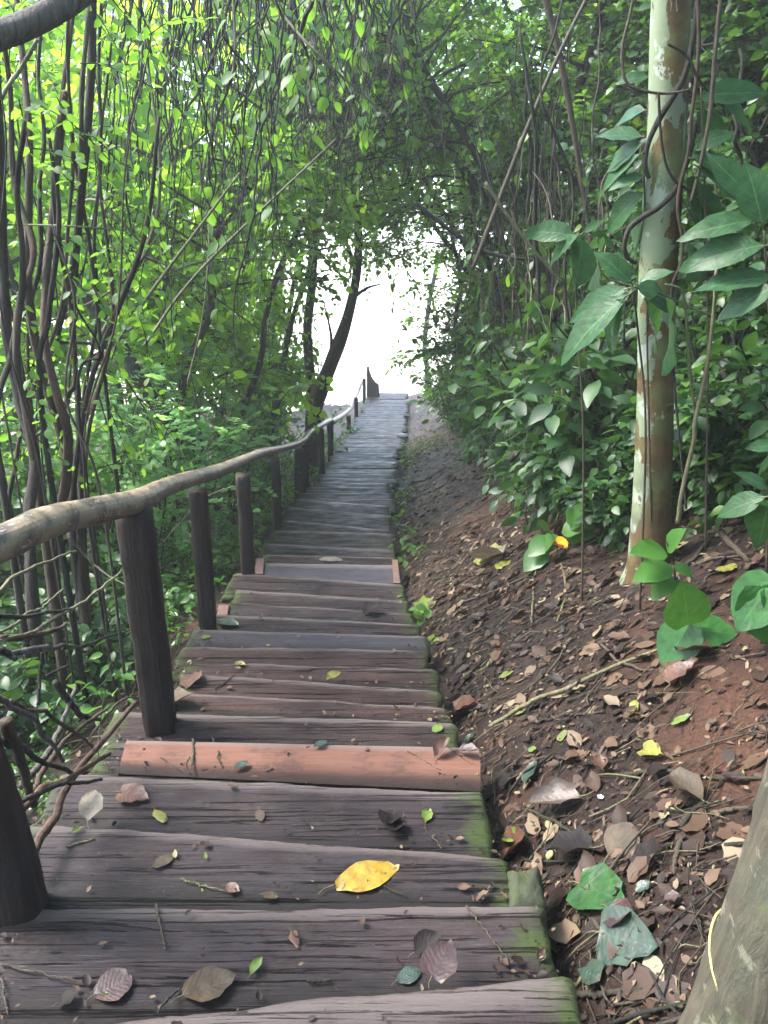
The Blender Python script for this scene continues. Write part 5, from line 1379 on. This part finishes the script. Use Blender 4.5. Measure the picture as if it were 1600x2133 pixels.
# ------------------------------------------------------------------ single fallen leaves
FLAT = {'ovate': 'flat', 'heart': 'flatheart', 'small': 'flat', 'round': 'flatround'}
def fallen(px, py, px2, py2, kind, mat, label, w=1.0, on='tread', flip=False, stalk=True, lift=.008, tilt=.1, group=None):
    "leaf whose stalk end is seen at the first pixel and its tip at the second"
    hf = hit_tread if on == 'tread' else hit_ground
    a, b = hf(px, py), hf(px2, py2)
    if on == 'tread': b = np.array([b[0], b[1], a[2]]) if abs(b[2] - a[2]) < .2 else b
    if on == 'tread' and 1541 < py < 1645 and 250 < px < 1000: lift = .022
    nr = np.array([0, 0, 1.]) if on == 'tread' else gnormal(a[0], a[1])
    ax = b - a; L = np.linalg.norm(ax)
    a = a + nr * lift
    mb = MB(); tg = g.normal(0, tilt, 3)
    leaves(mb, FLAT.get(kind, kind), [np.zeros(3)], [ax + nr * L * .04], [(nr + tg) * (1)], [L * (1 if on == 'tread' else .85)], 0, w)
    mb.V[0] += (g.normal(0, .016, mb.V[0].shape) * L + np.outer((mb.U[0][:, 0] - .5) ** 2 * 4, nr) * g.normal(.03, .06) * L).astype(np.float32)
    if stalk:
        e = -unit(ax) * L * .22
        tube(mb, np.array([unit(ax) * L * .05 + nr * .002, e * .5 + nr * .001, e + nr * .0 + np.cross(unit(ax), nr) * L * .05]), [L * .012, L * .008], 5, 1, n=7)
    o = mb.obj('fallen_leaf', [M[mat], M['twig_pale']], None, a)
    return tag(o, label, 'leaf', group)
FT = 'leaves fallen on the steps'; FG = 'leaves fallen on the soil bank'
for row in [
    (693, 1852, 832, 1806, 'ovate', 'yellow', 'large bright yellow spotted leaf lying across a near step', .82),
    (322, 1690, 346, 1716, 'ovate', 'lemon', 'small lemon-yellow leaf on the step below the orange board', .9),
    (520, 2040, 546, 2000, 'ovate', 'yellowgreen', 'small green leaf near the large flattened brown leaf', .75),
    (606, 1945, 622, 1980, 'ovate', 'rust', 'small rust-orange leaf on the second step', .7),
    (250, 1655, 312, 1668, 'heart', 'rust', 'curled reddish-brown leaf on the mossy end of a step', 1.0),
    (184, 1716, 203, 1696, 'small', 'paper', 'tiny pale cream leaf beside the moss on a step', .9),
    (540, 1690, 545, 1716, 'small', 'tan', 'tiny tan leaf in the middle of the third step', .9),
    (318, 1812, 366, 1784, 'ovate', 'tan', 'flat tan leaf pressed onto the step behind the speckled post', .9),
    (380, 2082, 492, 2040, 'ovate', 'tan', 'large flattened brown leaf with visible veins on the near step', 1.15),
    (198, 2080, 276, 2040, 'round', 'plum', 'round plum-brown leaf pressed flat on the near step', 1.3),
    (488, 1616, 520, 1600, 'ovate', 'teal', 'dull green leaf stuck on the orange board', .9),
    (655, 1568, 682, 1556, 'ovate', 'teal', 'small dull green leaf near the far edge of the orange board', 1.0),
    (886, 1720, 894, 1690, 'ovate', 'yellowgreen', 'small pale green leaf beside the black rotten leaves', .9),
    (955, 1575, 998, 1586, 'crisp', 'plum', 'curled dark leaf at the end of the orange board', .9),
    (820, 1700, 798, 1735, 'crisp', 'black', 'black rotten leaf on the step below the orange board', 1.6),
    (838, 1716, 808, 1750, 'crisp', 'black', 'wet black torn leaf beside the other rotten one', 1.4),
    (862, 1992, 920, 1966, 'crisp', 'black', 'dark curled leaf standing on edge on the near step', 1.3),
    (898, 2045, 936, 2020, 'heart', 'plum', 'reddish-brown leaf half under the top step lip', .9),
    (826, 2050, 880, 2018, 'ovate', 'teal', 'grey-green wilted leaf beside the reddish-brown one', 1.0),
    (120, 2098, 170, 2080, 'crisp', 'black', 'black crumpled leaf at the near corner of the steps', 1.4),
    (640, 2131, 660, 2122, 'small', 'tan', 'tan leaf scrap on the topmost step', .9),
    (488, 1386, 512, 1390, 'ovate', 'lemon', 'pale yellow leaf at the mossy end of a middle step', 1.0),
    (418, 1332, 440, 1328, 'ovate', 'yellowgreen', 'pale green leaf on the slate grey tread', 1.1),
    (448, 1300, 498, 1306, 'ovate', 'teal', 'pale grey-green leaf above the slate grey tread', 1.1),
    (680, 1420, 710, 1416, 'ovate', 'lemon', 'faded yellow leaf on a reddish middle step', 1.0),
    (390, 1436, 416, 1404, 'heart', 'rust', 'brown leaf leaning beside the first tall dark post', .9),
    (322, 1466, 408, 1472, 'crisp', 'tan', 'greyish curled leaf at the foot of the first tall dark post', 1.0),
    (755, 1282, 795, 1272, 'crisp', 'black', 'black shrivelled leaf on the dark treads past the slate one', 1.3),
    (664, 1166, 716, 1168, 'ovate', 'paper', 'pale flat leaf at the edge of the framed smooth tread', .9),
    (908, 1530, 914, 1512, 'small', 'yellowgreen', 'small green leaf on the step above the orange board', 1.3),
    (905, 1590, 935, 1560, 'crisp', 'rust', 'rusty leaf scrap against the far edge of the orange board', .8),
    (470, 1852, 500, 1862, 'small', 'rust', 'pinkish-brown leaf scrap at the tip of a thin twig', 1.2),
    (545, 1870, 580, 1876, 'small', 'tan', 'tan scrap on the step near the large yellow leaf', 1.0),
    (300, 1404, 330, 1416, 'small', 'tan', 'tan scrap caught behind the first tall dark post', 1.0),
]:
    fallen(*row[:7], row[7], 'tread', group=FT)
for row in [
    (1218, 1672, 1110, 1706, 'crisp', 'brown', 'big folded brown leaf with a pale curved stalk on the bare soil', .95),
    (1275, 1800, 1340, 1730, 'round', 'tan', 'large round tan leaf with dark veins on the soil', 1.35),
    (1215, 1850, 1330, 1900, 'heart', 'wetgreen', 'crumpled bright green leaf flattened on the soil', 1.0),
    (1275, 1900, 1346, 1945, 'crisp', 'plum', 'crumpled dark red leaf beside the flattened green one', 1.4),
    (1260, 1960, 1400, 2000, 'heart', 'teal', 'wilted bluish-green leaf below the crumpled red one', 1.0),
    (1240, 2010, 1250, 2090, 'crisp', 'teal', 'shrivelled bluish leaf by the corner of the top step', 1.3),
    (1330, 1880, 1366, 1850, 'ovate', 'teal', 'small bluish wilted leaf beside the flattened green one', 1.1),
    (1342, 1576, 1394, 1590, 'heart', 'lemon', 'heart-shaped yellow-green leaf on the bare orange soil', .9),
    (1400, 1520, 1452, 1494, 'ovate', 'yellowgreen', 'narrow light green leaf with a stalk on the orange soil', .7),
    (1320, 1478, 1334, 1504, 'ovate', 'lemon', 'small yellow leaf speckled black on the orange soil', .9),
    (1148, 1800, 1160, 1776, 'small', 'lemon', 'small yellow leaf above the flattened green one', 1.2),
    (1105, 1575, 1126, 1568, 'small', 'yellowgreen', 'small yellow-green leaf at the soil edge by the orange board', 1.2),
    (1100, 1640, 1130, 1590, 'ovate', 'teal', 'pale mottled torn leaf on the dark soil', 1.0),
    (1256, 1590, 1266, 1625, 'ovate', 'rust', 'small rust-red leaf on the dark soil', .9),
    (1050, 1770, 1130, 1788, 'crisp', 'rust', 'rolled brown leaf next to the mossy block', 1.3),
    (1060, 1765, 1120, 1752, 'ovate', 'yellowgreen', 'green leaf tucked behind the rolled brown one', .9),
    (950, 1490, 1010, 1470, 'heart', 'rust', 'bent reddish leaf beside the end of a middle step', .9),
    (970, 1565, 1003, 1535, 'ovate', 'teal', 'pale patterned green leaf touching the orange board', 1.1),
    (1400, 1440, 1475, 1385, 'heart', 'rust', 'large orange-brown dead leaf below the heart-shaped plant', .9),
    (1420, 1360, 1500, 1400, 'crisp', 'tan', 'large curled brown leaf under the heart-shaped plant', 1.1),
    (1245, 1780, 1150, 1800, 'crisp', 'black', 'black rotten leaf between the tan round leaf and the step', 1.6),
    (1330, 1830, 1390, 1770, 'crisp', 'black', 'black crumpled leaf beside the round tan leaf', 1.5),
    (1500, 1190, 1545, 1192, 'round', 'lemon', 'round yellow leaf among dead leaves under the broad-leaved plants', 1.1),
    (1020, 1250, 1055, 1238, 'ovate', 'tan', 'tan folded leaf on the litter of the bank', .8),
    (1000, 1150, 1042, 1172, 'ovate', 'lemon', 'yellowing leaf near the orange flower', .8),
    (1010, 1170, 1040, 1192, 'crisp', 'paper', 'pale dry leaf next to the yellowing one', 1.2),
    (1040, 1195, 1066, 1160, 'ovate', 'lemon', 'yellow-green leaf at the end of a pale stalk below the orange flower', 1.0),
    (860, 1265, 905, 1282, 'ovate', 'yellowgreen', 'green leaf at the soil edge by the dark treads', .8),
    (890, 1335, 925, 1340, 'ovate', 'yellowgreen', 'green leaf beside the end of the slate grey tread', 1.0),
    (1430, 1015, 1438, 1010, 'small', 'paper', 'pale chip of leaf by the spotted trunk', 1.0),
    (1470, 1680, 1395, 1650, 'crisp', 'tan', 'brown curled leaf near the mossy trunk', 1.1),
    (1425, 1880, 1390, 1900, 'crisp', 'plum', 'dull dark leaf lying against the mossy trunk', 1.5),
    (1110, 1905, 1160, 1800, 'slim', 'tan', 'upright tan sliver of bark leaning on the mossy block', .9),
]:
    fallen(*row[:7], row[7], 'soil', lift=.014, tilt=.2, group=FG)
# white petals
for px, py, lab in [(1250, 1668, 'single white petal on the dark soil beside the folded brown leaf')]:
    p = hit_ground(px, py); mb = MB()
    an = np.arange(5) * 1.257
    leaves(mb, 'round', np.zeros((5, 3)), np.stack([np.cos(an), np.sin(an), .3 + 0 * an], 1), np.tile([0, 0, 1.], (5, 1)), np.full(5, .009))
    tag(mb.obj('fallen_flower', M['whitepetal'], None, p + [0, 0, .008]), 'tiny white fallen flower on the dark soil beside the folded brown leaf', 'flower')

# ------------------------------------------------------------------ small plants on the bank
def heart_plant():
    base = hit_ground(1440, 1350); base2 = hit_ground(1590, 1340)
    for b0, lv, lab in ((base, [(1435, 1310, 1385, 1385, 1415, 1350), (1440, 1320, 1525, 1320, 1480, 1310), (1432, 1310, 1425, 1225, 1430, 1270)], 'low plant with glossy heart-shaped green leaves at the end of a pale stick'),
                        (base2, [(1610, 1215, 1545, 1300, 0, 0), (1600, 1230, 1660, 1290, 0, 0), (1585, 1230, 1600, 1330, 0, 0)], 'larger glossy heart-shaped leaves at the picture edge')):
        root = thing('heart_leaved_plant', lab, 'plant', b0, 0, 'heart-leaved plants on the bank'); d0 = b0[1]
        for (px, py, tx, ty, _, _2) in lv:
            a = at(px, py, d0 - .02) + np.array([0, 0, .015]); b = at(tx, ty, d0 - .05)
            for q in (a, b): q[2] = max(q[2], ground(q[0], q[1]) + .02)
            lb = MB(); leaves(lb, 'flatheart', [a - b0], [b - a], [unit(EYE - a) * .8 + np.array([0, 0, .6])], [np.linalg.norm(b - a) * 1.15], 0, 1.05); lb.obj('leaf', M['gloss'], root)
            sb = MB(); tube(sb, np.array([[0, 0, -.02], (a - b0) * .5 + [0, 0, .03], a - b0]), [.003, .002], 5, 0, n=8); sb.obj('stalk', M['twig_green'], root)
heart_plant()
def seedling():
    b0 = hit_ground(1405, 1250); d0 = b0[1]
    root = thing('seedling', 'young green seedling with paired leaves before the foot of the spotted trunk', 'seedling', b0)
    P = np.array([b0 - [0, 0, .02], at(1406, 1190, d0), at(1396, 1150, d0), at(1388, 1128, d0)]); mb = MB(); tube(mb, P - b0, [.004, .003, .002], 6, 0, n=16); mb.obj('stem', M['bark_dark'], root)
    for (px, py, tx, ty) in [(1388, 1150, 1328, 1140), (1390, 1148, 1412, 1105), (1400, 1180, 1330, 1196), (1395, 1185, 1352, 1205), (1404, 1175, 1440, 1195), (1402, 1200, 1362, 1240), (1408, 1215, 1450, 1268), (1406, 1205, 1420, 1250)]:
        a, b = at(px, py, d0), at(tx, ty, d0 - .05); lb = MB()
        leaves(lb, 'ovate', [a - b0], [b - a], [unit(EYE - a) * .6 + np.array([0, 0, .8])], [np.linalg.norm(b - a) * 1.1], 0, 1.1); lb.obj('leaf', M['herb'], root)
seedling()
def flower_plant():
    b0 = hit_ground(1160, 1160); d0 = b0[1]
    root = thing('flowering_plant', 'small plant with one orange flower among bright green leaves on the bank', 'plant', b0)
    c = at(1162, 1133, d0 - .03); mb = MB(); tube(mb, np.array([[0, 0, -.02], (c - b0) * .6, c - b0]), [.003, .002], 5, 0, n=8); mb.obj('stem', M['twig_green'], root)
    fb = MB(); an = np.arange(14) * 2.4; leaves(fb, 'round', np.tile(c - b0, (14, 1)), np.stack([np.cos(an), np.sin(an) * .8, .3 + .3 * np.sin(an * 2)], 1), np.tile([0, -.6, 1.], (14, 1)), np.full(14, .052)); fb.obj('flower', M['flower'], root)
    for (px, py, tx, ty) in [(1150, 1120, 1110, 1145), (1150, 1115, 1135, 1090), (1170, 1110, 1215, 1085), (1180, 1120, 1225, 1110), (1140, 1140, 1100, 1175), (1120, 1160, 1105, 1190), (1185, 1100, 1200, 1060), (1125, 1150, 1145, 1120)]:
        a, b = at(px, py, d0), at(tx, ty, d0 - .06)
        for q in (a, b): q[2] = max(q[2], ground(q[0], q[1]) + .02)
        lb = MB(); leaves(lb, 'ovate', [a - b0], [b - a], [unit(EYE - a) * .6 + np.array([0, 0, .8])], [np.linalg.norm(b - a) * 1.25], 0, 1.2); lb.obj('leaf', M['herb'], root)
flower_plant()

# ------------------------------------------------------------------ dead branches
def lying(name, pts, r, mat, label, cat='stick', group=None, dz=None, d=None, n=24, wob=.09, on='ground'):
    P = []
    for k, (a, b) in enumerate(pts):
        q = (hit_tread(a, b) if on == 'tread' else hit_ground(a, b)) if d is None else at(a, b, d[k] if not np.isscalar(d) else d)
        P.append(q + np.array([0, 0, (dz[k] if dz else r * 1.2)]))
    return solo(name, np.array(P), [r, r * .9, r * .55], mat, label, cat, group, 7, n, wob, int(abs(pts[0][0])), kink=.006)
GB = 'dead branches tangled beside the steps under the handrail'
for k, (pts, d, r, m, lab) in enumerate([
    ([(-60, 1355), (120, 1290), (253, 1190)], [1.55, 1.8, 2.0], .006, 'twig_pale', 'long pale dead cane reaching the first tall post, highest of the tangle'),
    ([(-40, 1250), (60, 1185), (158, 1146)], [1.5, 1.75, 1.9], .006, 'twig_pale', 'pale dead cane just under the thick end of the rail'),
    ([(-40, 1340), (60, 1282), (132, 1228)], [1.6, 1.8, 1.9], .005, 'twig_pale', 'shorter pale dead cane under the long one'),
    ([(-30, 1282), (70, 1285), (156, 1268)], [1.6, 1.75, 1.85], .007, 'twig_dark', 'dark level dead branch crossing the pale canes'),
    ([(-30, 1338), (70, 1322), (140, 1298)], [1.6, 1.75, 1.85], .011, 'bark_brown', 'stout brown dead branch with a broken end'),
    ([(20, 1364), (90, 1350), (152, 1348)], [1.6, 1.7, 1.8], .010, 'bark_grey', 'grey broken branch below the stout brown one'),
    ([(-40, 1350), (10, 1358), (34, 1374)], [1.45, 1.5, 1.5], .012, 'bark_dark', 'short dark stub at the picture edge'),
    ([(60, 1800), (110, 1700), (160, 1610), (282, 1462)], [1.35, 1.5, 1.65, 2.0], .013, 'bark_red', 'reddish-brown stripped branch leaning against the steps'),
    ([(40, 1640), (110, 1550), (160, 1430)], [1.5, 1.65, 1.8], .010, 'bark_grey', 'grey dead branch standing across the reddish one'),
    ([(115, 1420), (170, 1490), (210, 1500)], [1.7, 1.8, 1.9], .011, 'bark_dark', 'dark dead branch pointing down at the mossy tread end'),
    ([(0, 1540), (70, 1580), (155, 1615)], [1.35, 1.45, 1.6], .009, 'bark_dark', 'dark dead branch low behind the speckled post'),
    ([(10, 1500), (40, 1580), (70, 1680)], [1.35, 1.4, 1.4], .016, 'bark_brown', 'thick dead branch behind the speckled post'),
    ([(40, 1690), (90, 1650), (230, 1570)], [1.35, 1.45, 1.75], .012, 'bark_red', 'frayed reddish branch ending at the orange board'),
    ([(70, 1650), (120, 1560), (230, 1470)], [1.45, 1.6, 1.9], .008, 'bark_brown', 'brown dead stick parallel to the reddish branch'),
    ([(202, 1600), (214, 1480), (232, 1380)], [1.9, 2.0, 2.0], .003, 'twig_brown', 'thin upright brown twig beside the mossy tread end'),
    ([(80, 1470), (84, 1400), (90, 1360)], [1.6, 1.65, 1.65], .006, 'bark_dark', 'short upright dead stick in the tangle'),
    ([(140, 1120), (200, 1180), (262, 1218)], [2.4, 2.4, 2.3], .005, 'twig_brown', 'thin forked brown stick behind the first tall post'),
    ([(330, 1184), (400, 1208)], [3.1, 3.2], .006, 'twig_brown', 'reddish-brown stick between the first and second tall posts'),
    ([(130, 1350), (210, 1330), (285, 1310)], [1.9, 2.1, 2.3], .004, 'twig_dark', 'thin dark stick running to the first tall post'),
    ([(0, 1700), (100, 1640), (210, 1625)], [1.3, 1.4, 1.6], .008, 'bark_dark', 'dark rotten stick on the ground behind the speckled post'),
    ([(-20, 1440), (70, 1500), (130, 1580)], [1.4, 1.5, 1.6], .010, 'bark_grey', 'grey branch lying flat under the tangle'),
    ([(20, 1460), (120, 1500), (200, 1560)], [1.5, 1.6, 1.8], .007, 'bark_brown', 'brown stick low in the tangle'),
]):
    P = np.array([at(a, b, q) for (a, b), q in zip(pts, d)])
    for q in P: q[2] = max(q[2], ground(q[0], q[1]) + r)
    solo('dead_branch', P, [r * .8, r * .75, r * .5], m, lab, 'branch', GB, 8, 30, .14, k + 60, kink=.006)
gs = np.random.default_rng(314)
for k in range(38):
    a = np.array([gs.uniform(-2.1, -1.02), gs.uniform(1.15, 2.7)]); an = gs.normal(.7, .6); L = gs.uniform(.2, .6)
    b = a + np.array([math.cos(an), math.sin(an)]) * L; b[0] = min(b[0], -.98)
    m_ = (a + b) / 2; z0 = ground(*a) + gs.uniform(.0, .12); z1 = ground(*b) + gs.uniform(.0, .30)
    r = gs.choice([.0025, .004, .006, .009], p=[.35, .35, .22, .08])
    solo('dead_stick', np.array([[*a, z0], [*m_, (z0 + z1) / 2 + gs.normal(0, .03)], [*b, z1]]), [r, r * .9, r * .6], gs.choice(['bark_dark', 'twig_brown', 'bark_brown', 'twig_dark']), 'dead stick lying jumbled in the dark tangle of dead branches', 'stick', 'dead sticks jumbled below the steps', 6, 24, .16, k, kink=.012)
GK = 'sticks lying on the soil bank'
for pts, r, m, lab in [
    ([(1020, 1518), (1120, 1470), (1240, 1420), (1420, 1345)], .008, 'twig_pale', 'long pale stem lying on the bank, ending at the heart-shaped leaves'),
    ([(1130, 1510), (1180, 1500), (1260, 1495)], .006, 'bark_dark', 'dark stick near the long pale stem'),
    ([(1300, 1622), (1400, 1620), (1500, 1632), (1600, 1626)], .006, 'bark_dark', 'long dark stick lying level across the orange soil'),
    ([(1480, 1705), (1540, 1696), (1600, 1690)], .006, 'twig_brown', 'brown stick behind the mossy trunk'),
    ([(1445, 1705), (1410, 1770), (1400, 1840)], .007, 'twig_brown', 'bent greyish twig near the mossy trunk'),
    ([(1200, 1880), (1230, 1920), (1275, 1970)], .006, 'twig_brown', 'pale broken twig below the flattened green leaf'),
    ([(1150, 2085), (1240, 2082), (1340, 2070)], .007, 'bark_dark', 'dark stick at the corner of the topmost step'),
    ([(1100, 1690), (1180, 1740), (1230, 1790)], .005, 'bark_dark', 'thin dark twig over the rotten leaves'),
    ([(1106, 1302), (1104, 1250), (1120, 1190), (1132, 1165)], .005, 'twig_pale', 'pale curved stalk below the orange flower'),
    ([(1160, 1300), (1175, 1240), (1172, 1195), (1162, 1175)], .005, 'twig_pale', 'second pale curved stalk with a bent tip'),
    ([(960, 1260), (1040, 1240), (1130, 1190), (1330, 1080)], .006, 'twig_brown', 'long arched brown stem crossing the litter to the spotted trunk'),
    ([(900, 1210), (1000, 1190), (1040, 1150)], .007, 'bark_dark', 'dark stick on the litter by the framed tread'),
    ([(850, 1010), (890, 1000), (930, 975)], .012, 'bark_dark', 'dark root-like stick on the red soil at the tread ends'),
    ([(990, 1290), (1060, 1330), (1150, 1400)], .005, 'twig_dark', 'dark twig on the litter near the slate grey tread'),
    ([(1250, 1350), (1310, 1400), (1395, 1400)], .006, 'twig_brown', 'brown twig under the heart-shaped leaves'),
    ([(1440, 1090), (1500, 1120), (1560, 1180)], .016, 'bark_brown', 'thick brown root-like branch behind the spotted trunk'),
    ([(1420, 1190), (1490, 1120), (1530, 1040)], .008, 'bark_dark', 'dark branch propped behind the spotted trunk'),
    ([(1390, 1130), (1450, 1180), (1560, 1160)], .007, 'twig_brown', 'brown stick lying behind the seedling'),
    ([(1180, 1470), (1250, 1440), (1330, 1450)], .006, 'bark_dark', 'dark twig above the bare orange soil'),
]:
    lying('fallen_stick', pts, r, m, lab, 'stick', GK)
GP = 'twigs lying on the steps'
for pts, r, m, lab in [
    ([(404, 1546), (402, 1580), (398, 1620)], .0038, 'bark_dark', 'thick dark twig lying along the orange board'),
    ([(444, 1541), (454, 1575), (464, 1608)], .0028, 'bark_dark', 'second dark twig on the orange board, slightly tilted'),
    ([(334, 1586), (365, 1604), (385, 1618)], .0016, 'twig_brown', 'thin bent twig at the rail end of the orange board'),
    ([(397, 1585), (388, 1602), (396, 1620)], .0018, 'bark_dark', 'crooked little twig beside the thick one on the orange board'),
    ([(378, 1834), (420, 1850), (470, 1860)], .0022, 'twig_pale', 'pale thin twig on the step with the yellow leaf'),
    ([(326, 1890), (335, 1930), (345, 1985)], .0030, 'twig_brown', 'frayed brown twig hanging over the second step edge'),
    ([(0, 2012), (80, 2030), (182, 2056)], .0024, 'twig_brown', 'straight brown twig in the near corner of the steps'),
    ([(5, 2040), (12, 2080), (18, 2120)], .0024, 'twig_brown', 'twig crossing the straight one in the near corner'),
    ([(328, 2114), (370, 2070), (408, 2034)], .0022, 'bark_dark', 'dark thin twig crossing the large flattened leaf'),
    ([(972, 1892), (1010, 1945), (1060, 2008)], .0024, 'twig_brown', 'long straight twig on the second step near its mossy end'),
    ([(140, 1768), (170, 1760), (198, 1752)], .0026, 'twig_pale', 'short grey twig on the mossy step behind the speckled post'),
    ([(884, 1728), (905, 1750), (920, 1772)], .0022, 'twig_brown', 'small twig below the pale green leaf'),
    ([(448, 1440), (470, 1425), (490, 1408)], .0028, 'bark_dark', 'dark twig leaning on a reddish middle step'),
    ([(930, 1560), (960, 1585), (985, 1600)], .0012, 'bark_dark', 'hair-thin rootlet at the bank end of the orange board'),
    ([(848, 1572), (880, 1590), (918, 1612)], .0012, 'bark_dark', 'wavy rootlet on the orange board'),
    ([(640, 2050), (665, 2050), (690, 2046)], .0030, 'bark_dark', 'short dark stick near the top step'),
    ([(845, 1870), (800, 1850), (826, 1842)], .0014, 'bark_dark', 'tiny twig under the large yellow leaf'),
]:
    lying('twig', pts, r, m, lab, 'twig', GP, on='tread', dz=[.014 if 1535 < pts[0][1] < 1625 and pts[0][0] > 240 else .007] * 3, wob=.15)
EXPOSURE = 3.15
HAZE = .0034
# ------------------------------------------------------------------ damp air
if HAZE > 0:
    mb = MB(); x, y0, y1, z0, z1 = 450, -330, 680, -12.0, 40.0
    z1 = 18.0
    mb.add([(-x, y0, z0), (x, y0, z0), (x, y1, z0), (-x, y1, z0), (-x, y0, z1), (x, y0, z1), (x, y1, z1), (-x, y1, z1)], [3, 2, 1, 0, 4, 5, 6, 7, 0, 1, 5, 4, 1, 2, 6, 5, 2, 3, 7, 6, 3, 0, 4, 7], [4] * 6)
    t = NT('damp_air'); vol = t.n('ShaderNodeVolumePrincipled'); vol.inputs['Color'].default_value = (.95, .97, 1, 1); vol.inputs['Density'].default_value = HAZE; vol.inputs['Anisotropy'].default_value = .3
    t.l(vol.outputs[0], t.out.inputs['Volume'])
    o = mb.obj('haze', t.m, smooth=False); o['kind'] = 'stuff'
# ------------------------------------------------------------------ light and camera
w = bpy.data.worlds.new('World'); scene.world = w; w.use_nodes = True
nt = w.node_tree; nt.nodes.clear()
sky = nt.nodes.new('ShaderNodeTexSky'); sky.sky_type = 'NISHITA'; sky.sun_disc = False
EL, AZ = rad(52), rad(-78)
sky.sun_elevation = EL; sky.sun_rotation = AZ
sky.air_density = 1.0; sky.dust_density = 2.0; sky.ozone_density = .8; sky.altitude = 0
bg = nt.nodes.new('ShaderNodeBackground'); bg.inputs['Strength'].default_value = .15
wo = nt.nodes.new('ShaderNodeOutputWorld'); nt.links.new(sky.outputs[0], bg.inputs[0]); nt.links.new(bg.outputs[0], wo.inputs[0])
sl = bpy.data.lights.new('sun', 'SUN'); sl.energy = 1.5; sl.angle = rad(18); sl.color = (1, .96, .9)
so = bpy.data.objects.new('sun', sl); COL.objects.link(so)
sd = Vector((math.sin(AZ) * math.cos(EL), math.cos(AZ) * math.cos(EL), math.sin(EL)))
so.rotation_euler = sd.to_track_quat('Z', 'Y').to_euler()
cam = bpy.data.cameras.new('camera'); co = bpy.data.objects.new('camera', cam); COL.objects.link(co)
co.location = (0, 0, CAMZ); co.rotation_euler = (rad(90) - PITCH, 0, 0)
cam.sensor_fit = 'VERTICAL'; cam.angle = 2 * math.atan(1066.5 / FPX); cam.clip_start = .02; cam.clip_end = 4000
scene.camera = co
scene.view_settings.view_transform = 'Standard'; scene.view_settings.look = 'None'
scene.view_settings.exposure = EXPOSURE; scene.view_settings.gamma = 1
cy = scene.cycles
cy.use_denoising = True
try: cy.denoiser = 'OPENIMAGEDENOISE'
except Exception: pass
cy.max_bounces = 7; cy.diffuse_bounces = 4; cy.glossy_bounces = 2; cy.transmission_bounces = 5; cy.transparent_max_bounces = 4
cy.caustics_reflective = False; cy.caustics_refractive = False; cy.sample_clamp_indirect = 6

cy.volume_bounces = 1
